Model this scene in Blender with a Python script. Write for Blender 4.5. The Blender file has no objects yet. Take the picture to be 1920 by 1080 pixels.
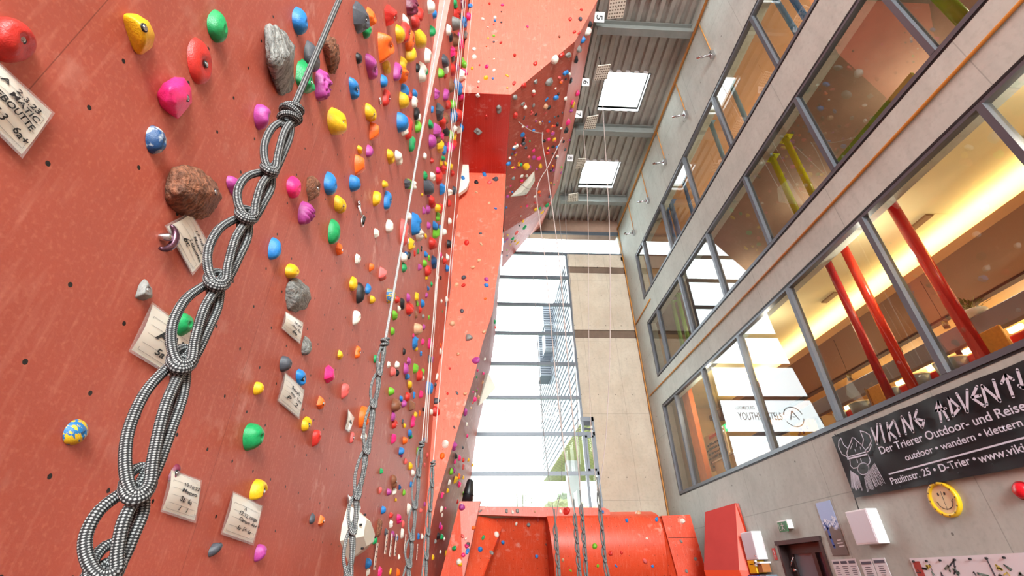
import bpy, bmesh, math, random
import numpy as np
from mathutils import Vector, Matrix, noise
from mathutils.bvhtree import BVHTree
random.seed(7)
SC = bpy.context.scene
C = SC.collection

# ---------------------------------------------------------------- camera
F_PX = 866.97; YAW, PITCH, ROLL = 0.0686166604, 0.562586453, -0.0195753997
EYE = Vector((0, 0, 1.6))
_cy, _sy, _cp, _sp = math.cos(YAW), math.sin(YAW), math.cos(PITCH), math.sin(PITCH)
FW = Vector((_sy*_cp, _cy*_cp, _sp)); _r = Vector((_cy, -_sy, 0)); _u = _r.cross(FW)
RT = math.cos(ROLL)*_r + math.sin(ROLL)*_u
UP = -math.sin(ROLL)*_r + math.cos(ROLL)*_u
cam = bpy.data.cameras.new('camera'); co = bpy.data.objects.new('camera', cam); C.objects.link(co)
cam.sensor_width = 36; cam.lens = F_PX/1920*36; cam.clip_start = 0.02; cam.clip_end = 800
m = Matrix((RT, UP, -FW)).transposed().to_4x4(); m.translation = EYE
co.matrix_world = m; SC.camera = co

# ---------------------------------------------------------------- world, lights, exposure
W = bpy.data.worlds.new('sky'); SC.world = W; W.use_nodes = True
bg = W.node_tree.nodes['Background']; bg.inputs[0].default_value = (0.88, 0.97, 1.0, 1); bg.inputs[1].default_value = 4.6
SC.view_settings.view_transform = 'Standard'; SC.view_settings.look = 'None'
SC.view_settings.gamma = 1; SC.view_settings.exposure = 0.9; SC.view_settings.use_curve_mapping = False
SC.cycles.max_bounces = 8; SC.cycles.diffuse_bounces = 4; SC.cycles.transparent_max_bounces = 16
SC.cycles.use_denoising = True; SC.cycles.sample_clamp_indirect = 6

def area(name, loc, rot, sx, sy, power, col=(1, 1, 1)):
    l = bpy.data.lights.new(name, 'AREA'); l.shape = 'RECTANGLE'; l.size = sx; l.size_y = sy; l.energy = power; l.color = col
    o = bpy.data.objects.new(name, l); C.objects.link(o); o.location = loc; o.rotation_euler = rot; return o
PI = math.pi
area("daylight_front_glazing", (2.2, -13.6, 9.0), (PI/2, 0, 0), 6.0, 8.0, 3300, (.95, 1, .99))     # high windows behind the viewer
def lamp(name, loc, power, col, r=.04):
    l = bpy.data.lights.new(name, 'POINT'); l.energy = power; l.color = col; l.shadow_soft_size = r
    o = bpy.data.objects.new(name, l); C.objects.link(o); o.location = loc; return o

# ---------------------------------------------------------------- helpers
def ray(x, y): return (x-960)/F_PX*RT - (y-540)/F_PX*UP + FW
def onX(x, y, v): d = ray(x, y); return EYE + d*((v-EYE.x)/d.x)
def onY(x, y, v): d = ray(x, y); return EYE + d*((v-EYE.y)/d.y)
def onZ(x, y, v): d = ray(x, y); return EYE + d*((v-EYE.z)/d.z)
def atD(x, y, d): return EYE + ray(x, y)*d
def proj(P): d = Vector(P)-EYE; z = d.dot(FW); return (960+F_PX*d.dot(RT)/z, 540-F_PX*d.dot(UP)/z)
def lin(c):
    return tuple(((v/255)/12.92 if v/255 <= .04045 else ((v/255+.055)/1.055)**2.4) for v in c)

class G:
    """node graph helper"""
    def __init__(s, name):
        s.m = bpy.data.materials.new(name); s.m.use_nodes = True; s.t = s.m.node_tree
        s.b = s.t.nodes['Principled BSDF']; s.out = s.t.nodes['Material Output']
    def n(s, typ, **kw):
        o = s.t.nodes.new(typ)
        for k, v in kw.items(): setattr(o, k, v)
        return o
    def put(s, sock, v):
        if isinstance(v, bpy.types.NodeSocket): s.t.links.new(v, sock)
        elif isinstance(v, (tuple, list)) and len(v) == 3 and sock.type == 'RGBA': sock.default_value = (*v, 1)
        else: sock.default_value = v
    def math(s, op, a, b=0.0, c=0.0, clamp=False):
        o = s.n('ShaderNodeMath', operation=op, use_clamp=clamp)
        s.put(o.inputs[0], a); s.put(o.inputs[1], b); s.put(o.inputs[2], c); return o.outputs[0]
    def mix(s, f, a, b):
        o = s.n('ShaderNodeMix', data_type='RGBA'); s.put(o.inputs[0], f); s.put(o.inputs[6], a); s.put(o.inputs[7], b); return o.outputs[2]
    def pos(s):
        if not hasattr(s, '_p'):
            g = s.n('ShaderNodeNewGeometry'); x = s.n('ShaderNodeSeparateXYZ'); s.t.links.new(g.outputs['Position'], x.inputs[0])
            s._p = (g.outputs['Position'], x.outputs[0], x.outputs[1], x.outputs[2])
        return s._p
    def noise(s, scale, detail=4, vec=None, rough=.55, sc=None):
        o = s.n('ShaderNodeTexNoise'); o.inputs['Scale'].default_value = scale; o.inputs['Detail'].default_value = detail; o.inputs['Roughness'].default_value = rough
        v = vec if vec is not None else s.pos()[0]
        if sc:
            mp = s.n('ShaderNodeMapping'); mp.inputs['Scale'].default_value = sc; s.t.links.new(v, mp.inputs[0]); v = mp.outputs[0]
        s.t.links.new(v, o.inputs['Vector']); return o.outputs[0]
    def ramp(s, f, a, b):
        o = s.n('ShaderNodeMapRange'); s.put(o.inputs[0], f); o.inputs[1].default_value = a; o.inputs[2].default_value = b; return o.outputs[0]
    def comb(s, x, y, z=0.0):
        o = s.n('ShaderNodeCombineXYZ'); s.put(o.inputs[0], x); s.put(o.inputs[1], y); s.put(o.inputs[2], z); return o.outputs[0]
    def bump(s, h, strength=.3, dist=.01):
        o = s.n('ShaderNodeBump'); o.inputs['Strength'].default_value = strength; o.inputs['Distance'].default_value = dist
        s.put(o.inputs['Height'], h); s.t.links.new(o.outputs[0], s.b.inputs['Normal'])
    def col(s, v): s.put(s.b.inputs['Base Color'], v)
    def rough(s, v): s.put(s.b.inputs['Roughness'], v)

MC = {}
def plain(name, rgb, rough=.5, metal=0.0, bump=0.0, vary=0.0, nscale=30, spec=None):
    if name in MC: return MC[name]
    g = G(name); c = lin(rgb)
    if vary:
        n = g.noise(nscale, 3); g.col(g.mix(g.ramp(n, .3, .7), tuple(v*(1-vary) for v in c), tuple(min(1, v*(1+vary)) for v in c)))
    else: g.col(c)
    g.b.inputs['Roughness'].default_value = rough; g.b.inputs['Metallic'].default_value = metal
    if spec is not None: g.b.inputs['Specular IOR Level'].default_value = spec
    if bump: g.bump(g.noise(nscale*2, 4), bump, .003)
    MC[name] = g.m; return g.m
def glow(name, rgb, st):
    if name in MC: return MC[name]
    g = G(name); g.col(lin(rgb)); g.put(g.b.inputs['Emission Color'], lin(rgb)); g.b.inputs['Emission Strength'].default_value = st
    MC[name] = g.m; return g.m

RED = (178, 84, 66)
def red_wall(name, ax='y', seams=True, base=RED, gloss=.55):
    g = G(name); P, X, Y, Z = g.pos(); H = {'x': X, 'y': Y}[ax]
    n1 = g.noise(1.3, 4); n2 = g.noise(70, 2); n3 = g.noise(6, 5)
    b = lin(base)
    c = g.mix(g.ramp(n1, .35, .7), tuple(v*.90 for v in b), tuple(v*1.08 for v in b))
    c = g.mix(g.math('MULTIPLY', g.ramp(n2, .52, .75), .22), c, lin((232, 150, 125)))      # speckled grit in the paint
    # chalk smudges
    sm = g.math('MULTIPLY', g.ramp(n3, .56, .76), g.ramp(g.noise(1.1, 2), .45, .65))
    c = g.mix(g.math('MULTIPLY', sm, .6), c, lin((232, 190, 175)))
    st = g.noise(9, 3, vec=g.comb(g.math('MULTIPLY', H, 4.0), g.math('MULTIPLY', Z, .45), 3.0))
    c = g.mix(g.math('MULTIPLY', g.ramp(st, .54, .80), .32), c, lin((225, 150, 130)))
    # T-nut holes, 20 cm grid, some missing
    fy = g.math('FRACT', g.math('MULTIPLY', H, 5.0)); fz = g.math('FRACT', g.math('MULTIPLY', g.math('SUBTRACT', Z, .02), 5.0))
    def dd(f): return g.math('MULTIPLY', g.math('SUBTRACT', g.math('ABSOLUTE', g.math('SUBTRACT', f, .5)), .5), .2)
    r2 = g.math('SQRT', g.math('ADD', g.math('POWER', dd(fy), 2.0), g.math('POWER', dd(fz), 2.0)))
    cell = g.n('ShaderNodeTexWhiteNoise', noise_dimensions='2D')
    g.t.links.new(g.comb(g.math('ROUND', g.math('MULTIPLY', H, 5.0)), g.math('ROUND', g.math('MULTIPLY', g.math('SUBTRACT', Z, .02), 5.0))), cell.inputs['Vector'])
    hole = g.math('MULTIPLY', g.math('LESS_THAN', r2, .0066), g.math('GREATER_THAN', cell.outputs[0], .18))
    if seams:
        s = g.math('FRACT', g.math('DIVIDE', g.math('SUBTRACT', H, .68), 1.2))
        s1 = g.math('LESS_THAN', s, .0022)
        c = g.mix(g.math('MULTIPLY', s1, .6), c, tuple(v*.25 for v in b))
    c = g.mix(hole, c, (.004, .003, .003))
    g.col(c); g.b.inputs['Roughness'].default_value = gloss
    g.bump(g.noise(160, 3), .25, .002)
    return g.m

def concrete(name, a, b, ax='y', jz=2.62, jh=2.4, oz=0.0, oh=0.0, lines=True):
    g = G(name); P, X, Y, Z = g.pos(); H = {'x': X, 'y': Y}[ax]
    n = g.noise(1.1, 6, rough=.65); n2 = g.noise(14, 5, rough=.6)
    st = g.noise(3, 4, vec=g.comb(g.math('MULTIPLY', H, 2.2), g.math('MULTIPLY', Z, .5), 1.0))
    c = g.mix(g.ramp(n, .3, .72), lin(a), lin(b))
    c = g.mix(g.math('MULTIPLY', g.ramp(st, .48, .75), .5), c, tuple(v*.72 for v in lin(a)))
    c = g.mix(g.math('MULTIPLY', g.ramp(n2, .5, .75), .4), c, tuple(v*.6 for v in lin(a)))
    if lines:
        l1 = g.math('LESS_THAN', g.math('FRACT', g.math('DIVIDE', g.math('SUBTRACT', Z, oz), jz)), .006/jz*2)
        l2 = g.math('LESS_THAN', g.math('FRACT', g.math('DIVIDE', g.math('SUBTRACT', H, oh), jh)), .006/jh*2)
        def dd(v, o, s): return g.math('MULTIPLY', g.math('SUBTRACT', g.math('FRACT', g.math('DIVIDE', g.math('SUBTRACT', v, o), s)), .5), s)
        t = g.math('SQRT', g.math('ADD', g.math('POWER', dd(Z, oz, jz/2), 2.0), g.math('POWER', dd(H, oh, jh/2), 2.0)))
        c = g.mix(g.math('MULTIPLY', g.math('MAXIMUM', l1, l2), .45), c, tuple(v*.3 for v in lin(a)))
        c = g.mix(g.math('MULTIPLY', g.math('LESS_THAN', t, .018), .8), c, tuple(v*.2 for v in lin(a)))
    g.col(c); g.b.inputs['Roughness'].default_value = .75; g.bump(g.noise(40, 5), .25, .004)
    return g.m

def glass_mat(name, boost=1.7, tint=(.93, .97, .95), base=.02):
    g = G(name); t = g.n('ShaderNodeBsdfTransparent'); t.inputs[0].default_value = (*tint, 1)
    gl = g.n('ShaderNodeBsdfGlossy'); gl.inputs['Roughness'].default_value = .004
    fr = g.n('ShaderNodeFresnel'); fr.inputs[0].default_value = 1.5
    mx = g.n('ShaderNodeMixShader'); g.put(mx.inputs[0], g.math('ADD', g.math('MULTIPLY', fr.outputs[0], boost), base, clamp=True))
    g.t.links.new(t.outputs[0], mx.inputs[1]); g.t.links.new(gl.outputs[0], mx.inputs[2]); g.t.links.new(mx.outputs[0], g.out.inputs[0])
    return g.m

def tag(o, label=None, cat=None, group=None, kind=None):
    if label: o['label'] = label
    if cat: o['category'] = cat
    if group: o['group'] = group
    if kind: o['kind'] = kind
    return o
def thing(name, label, cat, loc=(0, 0, 0), group=None):
    o = bpy.data.objects.new(name, None); C.objects.link(o); o.location = loc; o.empty_display_size = .1
    o.matrix_basis = Matrix.Translation(loc)
    return tag(o, label, cat, group)

class MB:
    """collects shapes in world coordinates and links them as ONE mesh object"""
    def __init__(s): s.v = []; s.f = []; s.mi = []; s.sm = []; s.uv = {}; s.cur = 0
    def add(s, vs, fs, smooth=False, uvs=None):
        k = len(s.v); s.v += [tuple(p) for p in vs]
        for i, f in enumerate(fs):
            if uvs: s.uv[len(s.f)] = uvs[i]
            s.f.append([k+a for a in f]); s.mi.append(s.cur); s.sm.append(smooth)
        return s
    def box(s, a, b, M=None):
        x0, y0, z0 = a; x1, y1, z1 = b
        vs = [Vector(p) for p in ((x0,y0,z0),(x1,y0,z0),(x1,y1,z0),(x0,y1,z0),(x0,y0,z1),(x1,y0,z1),(x1,y1,z1),(x0,y1,z1))]
        if M: vs = [M @ v for v in vs]
        return s.add(vs, [(3,2,1,0),(4,5,6,7),(0,1,5,4),(1,2,6,5),(2,3,7,6),(3,0,4,7)])
    def cbox(s, c, d, M=None): return s.box([c[i]-d[i]/2 for i in range(3)], [c[i]+d[i]/2 for i in range(3)], M)
    def prism(s, poly, vec):
        """extrude a planar polygon (list of 3-D points) by vec"""
        n = len(poly); p = [Vector(a) for a in poly]; vec = Vector(vec)
        nor = Vector((0, 0, 0))
        for i in range(n): nor += p[i].cross(p[(i+1) % n])
        if nor.dot(vec) > 0: p = p[::-1]
        vs = p + [a+vec for a in p]
        return s.add(vs, [list(range(n)), [2*n-1-i for i in range(n)]] + [((i+1) % n, i, n+i, n+(i+1) % n) for i in range(n)])
    def tube(s, pts, r, n=10, cap=True, closed=False, vs_scale=1.0):
        pts = [Vector(p) for p in pts]; N = len(pts); R = r if isinstance(r, (list, tuple)) else [r]*N
        rings = []; prev = None; L = 0; Ls = []
        for i, p in enumerate(pts):
            if closed: t = pts[(i+1) % N]-pts[i-1]
            else: t = pts[min(i+1, N-1)]-pts[max(i-1, 0)]
            t = t.normalized() if t.length > 1e-9 else Vector((0, 0, 1))
            if prev is None: a = t.orthogonal().normalized()
            else: a = (prev - t*prev.dot(t)); a = a.normalized() if a.length > 1e-6 else t.orthogonal().normalized()
            prev = a; b = t.cross(a)
            rings.append([p + (a*math.cos(2*PI*k/n)+b*math.sin(2*PI*k/n))*R[i] for k in range(n)])
            if i: L += (pts[i]-pts[i-1]).length
            Ls.append(L)
        vs = [v for q in rings for v in q]; fs = []; uv = []
        M = N if closed else N-1
        for i in range(M):
            j = (i+1) % N; l0 = Ls[i]*vs_scale; l1 = (Ls[j] if j else L+(pts[0]-pts[-1]).length)*vs_scale
            for k in range(n):
                q = (k+1) % n
                fs.append((i*n+k, i*n+q, j*n+q, j*n+k)); uv.append(((k/n, l0), ((k+1)/n, l0), ((k+1)/n, l1), (k/n, l1)))
        s.add(vs, fs, True, uv)
        if cap and not closed:
            k = len(s.v)-len(vs)
            s.f += [[k+i for i in range(n)][::-1], [k+(N-1)*n+i for i in range(n)]]; s.mi += [s.cur]*2; s.sm += [False]*2
        return s
    def cyl(s, a, b, r, n=20, r2=None): return s.tube([a, b], [r, r if r2 is None else r2], n)
    def lathe(s, c, prof, ax=(0, 0, 1), n=24):
        ax = Vector(ax).normalized(); a = ax.orthogonal().normalized(); b = ax.cross(a); c = Vector(c)
        vs = [c+ax*h+(a*math.cos(2*PI*k/n)+b*math.sin(2*PI*k/n))*r for r, h in prof for k in range(n)]
        return s.add(vs, [(i*n+k, i*n+(k+1) % n, (i+1)*n+(k+1) % n, (i+1)*n+k) for i in range(len(prof)-1) for k in range(n)], True)
    def mesh(s, name, mats):
        me = bpy.data.meshes.new(name); me.from_pydata(s.v, [], s.f)
        for mm in (mats if isinstance(mats, (list, tuple)) else [mats]): me.materials.append(mm)
        me.polygons.foreach_set('material_index', s.mi); me.polygons.foreach_set('use_smooth', s.sm)
        if s.uv:
            ul = me.uv_layers.new(name='UVMap')
            for p in me.polygons:
                q = s.uv.get(p.index)
                if q:
                    for li, u in zip(p.loop_indices, q): ul.data[li].uv = u
        me.update(); return me
    def build(s, name, mats, parent=None, bevel=0):
        me = s.mesh(name, mats); o = bpy.data.objects.new(name, me); C.objects.link(o)
        if parent is not None:
            o.parent = parent; o.matrix_parent_inverse = parent.matrix_basis.inverted() if parent.parent is None else (parent.parent.matrix_basis @ parent.matrix_parent_inverse @ parent.matrix_basis).inverted() if False else parent.matrix_basis.inverted()
            o.matrix_parent_inverse = world_of(parent).inverted()
        if bevel:
            b = o.modifiers.new('b', 'BEVEL'); b.width = bevel; b.segments = 2; b.limit_method = 'ANGLE'
        return o
def world_of(o):
    m = o.matrix_basis.copy()
    if o.parent: m = world_of(o.parent) @ o.matrix_parent_inverse @ m
    return m
def struct(name, mb, mats, parent=None, bevel=0):
    o = mb.build(name, mats, parent, bevel)
    if parent is None: o['kind'] = 'structure'
    return o
def smooth(pts, k=6):
    p = [Vector(a) for a in pts]; out = []
    for i in range(len(p)-1):
        a, b, c, d = p[max(i-1, 0)], p[i], p[i+1], p[min(i+2, len(p)-1)]
        for j in range(k):
            t = j/k; out.append(.5*((2*b)+(c-a)*t+(2*a-5*b+4*c-d)*t*t+(3*b-a-3*c+d)*t**3))
    out.append(p[-1]); return out

# ---------------------------------------------------------------- materials
M_wall = red_wall('speckled red climbing paint'); M_wallx = red_wall('lit red climbing paint across', 'x', base=(232, 98, 70))  # M_wallx: same paint, stronger light put into its brighter base
M_side = red_wall('darker red climbing paint', 'y', seams=False, base=(166, 66, 50))  # flank red, base darker than the near wall
M_boul = red_wall('red boulder paint', 'x', seams=False, base=(212, 70, 34), gloss=.4)
M_conc = concrete('grey concrete', (190, 200, 192), (172, 180, 172), 'y', 2.62, 2.42, 2.62, .35)
M_concb = concrete('brown concrete', (200, 190, 172), (180, 166, 146), 'x', 2.6, 1.15, .93, .1)
M_frame = plain('grey window frame', (92, 98, 106), .4, .3)
M_gapshade = plain('black gap shade', (22, 22, 24), .6)
M_glass = glass_mat('hall glazing', 1.75, (.90, .93, .90)); M_glassb = glass_mat('outer glazing', 1.0, (.97, .99, .98), .0)
M_steel = plain('grey roof steel', (136, 140, 136), .45, .4, vary=.08, nscale=5)
M_deck = plain('galvanised roof deck', (168, 164, 156), .42, .45, vary=.12, nscale=3)
M_white = plain('white paint', (235, 235, 236), .5); M_black = plain('black rubber', (18, 18, 20), .6)
M_chrome = plain('polished steel', (205, 205, 208), .22, 1.0); M_dark = plain('dark steel', (45, 46, 50), .35, .8)
M_orange = plain('orange conduit', (186, 126, 52), .5); M_wood = plain('orange timber', (205, 120, 52), .5, vary=.15, nscale=8)
M_brownceil = plain('brown ceiling board', (176, 134, 96), .7, vary=.06, nscale=2); M_greyceil = plain('dim brown ceiling', (118, 98, 82), .8, vary=.1, nscale=2)
M_cream = plain('cream ceiling paint', (222, 210, 164), .7, vary=.04, nscale=2)

# ---------------------------------------------------------------- setting
XL, XR, YB, YF = -1.0, 5.5, 14.77, -14.0
struct('floor', MB().box((-1.6, YF, -.2), (5.9, YB+.3, 0)), plain('dark impact floor', (120, 92, 84), .8, vary=.1))
# left wall: near flat part, then the far part that leans in above
struct('wall_left', MB().box((-1.22, YF, 0), (XL, 4.75, 14.3)), M_wall)
zs = [0, 5.2, 7.0, 9.3, 11.6, 12.8, 13.9, 14.3]
near = [-1, -1, -1, -.88, -.765, -.70, -.64, -.62]
mid = [-1.0, -1, -.97, -.86, -.72, -.60, -.45, -.40]
far = [-1.03, -1.03, -.87, -.83, -.69, -.64, -.60, -.58]
mb = MB(); n = len(zs)
vs = [(x, 4.75, z) for x, z in zip(near, zs)] + [(x, 6.6, z) for x, z in zip(mid, zs)] + [(x, 9.6, z) for x, z in zip(far, zs)]
fs = []
for c in range(2):
    for i in range(n-1): fs.append((c*n+i, (c+1)*n+i, (c+1)*n+i+1, c*n+i+1))
vs += [(-1.22, 4.75, 0), (-1.22, 4.75, 14.3), (-1.22, 14.77, 0), (-1.22, 14.77, 14.3)]
b = 3*n
fs += [tuple([b, b+1] + [i for i in range(n-1, -1, -1)])[::-1], (b, b+2, b+3, b+1)[::-1]]
mb.add(vs, fs)
mb.cur = 1
mb.add([(-1.0, 4.745, 6.6), (-1.0, 4.745, 14.3)] + [(x, 4.745, z) for x, z in zip(near[::-1], zs[::-1]) if z > 6.9], [tuple(range(8))][:1] if False else [tuple(range(2+len([z for z in zs if z > 6.9])))][:1])
p2 = struct('wall_left_far', mb, [M_wall, plain('lit pink edge', (226, 150, 140), .5, vary=.12, nscale=4)])  # strip face catching light, its brightness put into the pink

# concrete right wall with three bands of glazing
ROWS = [(3.52, 6.05, 13.64), (6.96, 8.86, 13.57), (9.75, 11.6, 13.46)]
mb = MB(); X1 = XR+.3
prev = 0
for (a, b_, ye) in ROWS:
    lo = prev
    mb.box((XR, YF, lo), (X1, YB+.3, a)); mb.box((XR, ye, a), (X1, YB+.3, b_)); prev = b_
mb.box((XR, YF, prev), (X1, YB+.3, 14.4))
# door opening is cut from the lowest band
mb.v = mb.v; 
wr = MB()
dy0, dy1, dz = 8.2, 9.5, 2.1
wr.box((XR, YF, 0), (X1, dy0, 3.52)); wr.box((XR, dy1, 0), (X1, YB+.3, 3.52)); wr.box((XR, dy0, dz), (X1, dy1, 3.52))
for i, (a, b_, ye) in enumerate(ROWS):
    wr.box((XR, ye, a), (X1, YB+.3, b_)); wr.box((XR, YF, a), (X1, -3.2, b_))
    top = ROWS[i+1][0] if i < 2 else 14.4
    wr.box((XR, YF, b_), (X1, YB+.3, top))
struct('wall_right', wr, M_conc)

mull = [-2.8, -.87, 1.06, 2.98, 4.9, 6.83, 8.76, 10.68, 12.6]
for i, (a, b_, ye) in enumerate(ROWS):
    fr = MB(); w = .055
    fr.box((XR-.015, -3.2, a), (XR+.1, ye, a+.07)); fr.box((XR+.0, -3.2, b_-.05), (XR+.1, ye, b_-.0)); fr.box((XR-.01, ye-.05, a+.07), (XR+.1, ye, b_-.05))
    for y in mull: fr.box((XR-.02, y-w/2-.012, a+.07), (XR+.10, y+w/2+.012, b_-.05))
    fr.cur = 1
    fr.box((XR-.004, -3.2, b_), (XR+.02, ye, b_+.035)); fr.box((XR-.004, -3.2, a-.03), (XR+.02, ye, a)); fr.box((XR-.004, ye, a), (XR+.02, ye+.03, b_))  # dark strips painting the shadow in the gap around the frame
    o = struct(f'window_{i+1}', fr, [M_frame, M_gapshade])
    MB().add([(XR+.05, -3.2, a), (XR+.05, ye, a), (XR+.05, ye, b_), (XR+.05, -3.2, b_)], [(3, 2, 1, 0)]).build('pane', M_glass, o)

# back wall: concrete block, glazing and lintel
bw = MB()
bw.box((3.56, YB, 0), (XR, YB+.5, 6.0)); bw.box((3.22, YB, 6.0), (XR, YB+.5, 8.88)); bw.box((3.22, YB+.07, 8.88), (XR, YB+.5, 9.2)); bw.box((3.22, YB, 9.2), (XR, YB+.5, 11.68))
bw.box((3.22, YB+.07, 11.68), (XR, YB+.5, 11.98)); bw.box((3.22, YB, 11.98), (XR, YB+.5, 12.58))
struct('wall_back', bw, M_concb)
struct('trim_5', MB().box((3.23, YB+.02, 8.9), (XR, YB+.07, 9.18)).box((3.23, YB+.02, 11.7), (XR, YB+.07, 11.96)), concrete('rough dark joint', (120, 100, 84), (92, 74, 60), 'x', lines=False))
struct('trim_1', MB().box((-1.2, YB-.05, 13.72), (XR, YB+.5, 14.45)), plain('brown fascia board', (150, 122, 104), .6, vary=.1, nscale=4))
struct('wall_back_base', MB().box((-1.2, YB, 0), (3.56, YB+.3, 2.6)), M_concb)
fr = MB()
for z in (12.58, 11.43, 10.22, 9.03, 7.86, 6.67): fr.box((-1.2, YB-.05, z-.055), (3.24, YB+.05, z+.055))
for z in (5.48, 4.30): fr.box((-1.2, YB-.05, z-.055), (3.56, YB+.05, z+.055))
fr.box((3.16, YB-.04, 5.9), (3.235, YB+.06, 12.6)); fr.box((3.5, YB-.05, 2.6), (3.57, YB+.06, 6.02)); fr.box((3.16, YB-.05, 5.88), (3.57, YB+.06, 6.02)); fr.box((3.16, YB-.04, 2.6), (3.24, YB+.06, 5.9))
fr.box((-1.2, YB-.05, 13.62), (XR, YB+.05, 13.72)); fr.box((-1.2, YB-.05, 2.6), (3.56, YB+.06, 2.68)); fr.box((3.22, YB-.02, 12.58), (XR, YB+.06, 12.64))
o = struct('window_4', fr, M_frame)
MB().box((3.24, YB-.07, 4.36), (3.30, YB+.02, 5.42)).box((3.44, YB-.07, 4.36), (3.5, YB+.02, 5.42)).box((3.24, YB-.07, 5.36), (3.5, YB+.02, 5.44)).box((3.24, YB-.07, 4.34), (3.5, YB+.02, 4.42)).build('casement', M_frame, o)
MB().box((3.24, YB-.06, 5.74), (3.5, YB, 5.88)).box((3.24, YB-.06, 5.6), (3.5, YB, 5.66)).build('roller_blind_box', M_dark, o)
MB().add([(-1.2, YB+.02, 2.6), (3.56, YB+.02, 2.6), (3.56, YB+.02, 6), (3.24, YB+.02, 6), (3.24, YB+.02, 12.58), (XR, YB+.02, 12.58), (XR, YB+.02, 13.7), (-1.2, YB+.02, 13.7)], [tuple(range(8))]).build('pane', M_glassb, o)
# wall behind the viewer: solid below, glazed above
struct('wall_front', MB().box((-1.2, YF-.3, 0), (XR+.3, YF, 5.0)).box((-1.2, YF-.3, 13.2), (XR+.3, YF, 14.4)), M_conc)

# roof deck with skylight openings, ribs running along the hall
def ribs(mb, x0, x1, y0, y1, z=14.3):
    x = x0; prof = []
    per = .27
    k = math.floor((x0+2)/per)
    pts = []
    while True:
        b0 = k*per-2
        for dx, dzz in ((0, 0), (.11, 0), (.145, .09), (.235, .09)):
            px = b0+dx
            pts.append((px, z+dzz))
        k += 1
        if k*per-2 > x1: break
    pts.append((k*per-2, z))
    def at(px):
        for (a, za), (b, zb) in zip(pts, pts[1:]):
            if a <= px <= b: return za+(zb-za)*(px-a)/max(b-a, 1e-6)
        return z
    q = [(x0, at(x0))]+[p for p in pts if x0 < p[0] < x1]+[(x1, at(x1))]
    vs = [(a, y0, c) for a, c in q]+[(a, y1, c) for a, c in q]; m_ = len(q)
    mb.add(vs, [(i+1, i, m_+i, m_+i+1) for i in range(m_-1)])
    mb.box((x0, y0, z+.1), (x1, y1, z+.3))
SKY = [(1.05, 2.4), (4.5, 5.85), (8.0, 9.3), (11.45, 12.75)]
mb = MB(); ribs(mb, -1.25, 3.5, YF-.3, YB+.5); ribs(mb, 4.82, 5.85, YF-.3, YB+.5)
y = YF-.3
for a, b_ in SKY+[(YB+.5, 0)]:
    ribs(mb, 3.5, 4.82, y, a); y = b_
struct('ceiling', mb, M_deck)
for i, (a, b_) in enumerate(SKY):
    mb = MB(); t = .03
    mb.box((3.47, a, 14.3), (3.5, b_, 14.5)).box((4.82, a, 14.3), (4.85, b_, 14.5)).box((3.47, a-t, 14.3), (4.85, a, 14.5)).box((3.47, b_, 14.3), (4.85, b_+t, 14.5))
    o = struct(f'window_{5+i}', mb, M_white)
    MB().add([(3.5, a, 14.44), (3.5, b_, 14.44), (4.82, b_, 14.44), (4.82, a, 14.44)], [(0, 1, 2, 3)]).build('pane', M_glassb, o)
for i, y in enumerate((-3.3, 0, 3.3, 6.6, 9.92, 13.22)):
    bx0 = -1.2 if y < 5 else 2.86
    mb = MB(); mb.box((bx0, y-.1, 13.92), (XR, y+.1, 13.94)).box((bx0, y-.1, 14.26), (XR, y+.1, 14.28)).box((bx0, y-.008, 13.94), (XR, y+.008, 14.26))
    o = mb.build('roof_beam', M_steel); tag(o, kind='structure')

# ---------------------------------------------------------------- climbing tower on the left
st = [0, 2.1, 2.85, 3.69, 4.5, 5.4, 6.16, 7.0, 7.65, 8.9, 10.8, 11.6]
rx = [-1.0, -.97, -.86, -.65, -.44, -.2, -.04, .19, .25, .41, .51, .55]
lx = [-1.04, -1.04, -1.04, -1.04, -1.03, -1.02, -.95, -.87, -.84, -.83, -.75, -.69]
bx_ = [-.75, -.6, -.5, -.36, -.3, -.2, -.05, .1, .22, .38, .5, .58]
n = len(st)
mb = MB()
vs = [(x, 9.6, z) for x, z in zip(lx, st)] + [(x, 9.6, z) for x, z in zip(rx, st)]
mb.cur = 0; mb.add(vs, [(i, n+i, n+i+1, i+1) for i in range(n-1)])
front = mb
tower = thing('climbing_tower', 'tall orange red climbing tower with overhanging prow beside the big back window', 'climbing tower', (0, 9.6, 0))
front.build('front_face', M_wallx, tower)
mb = MB()
vs = [(x, 9.6, z) for x, z in zip(rx, st)] + [(x, 14.7, z) for x, z in zip(bx_, st)] + [(-1.1, 14.7, 0), (-1.1, 14.7, 11.6)]
mb.add(vs, [(i, n+i, n+i+1, i+1) for i in range(n-1)] + [tuple([2*n+1, 2*n]+[n+i for i in range(n)])])
mb.build('side_face', red_wall('dull flank paint', 'y', seams=False, base=(138, 58, 48)), tower)
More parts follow.
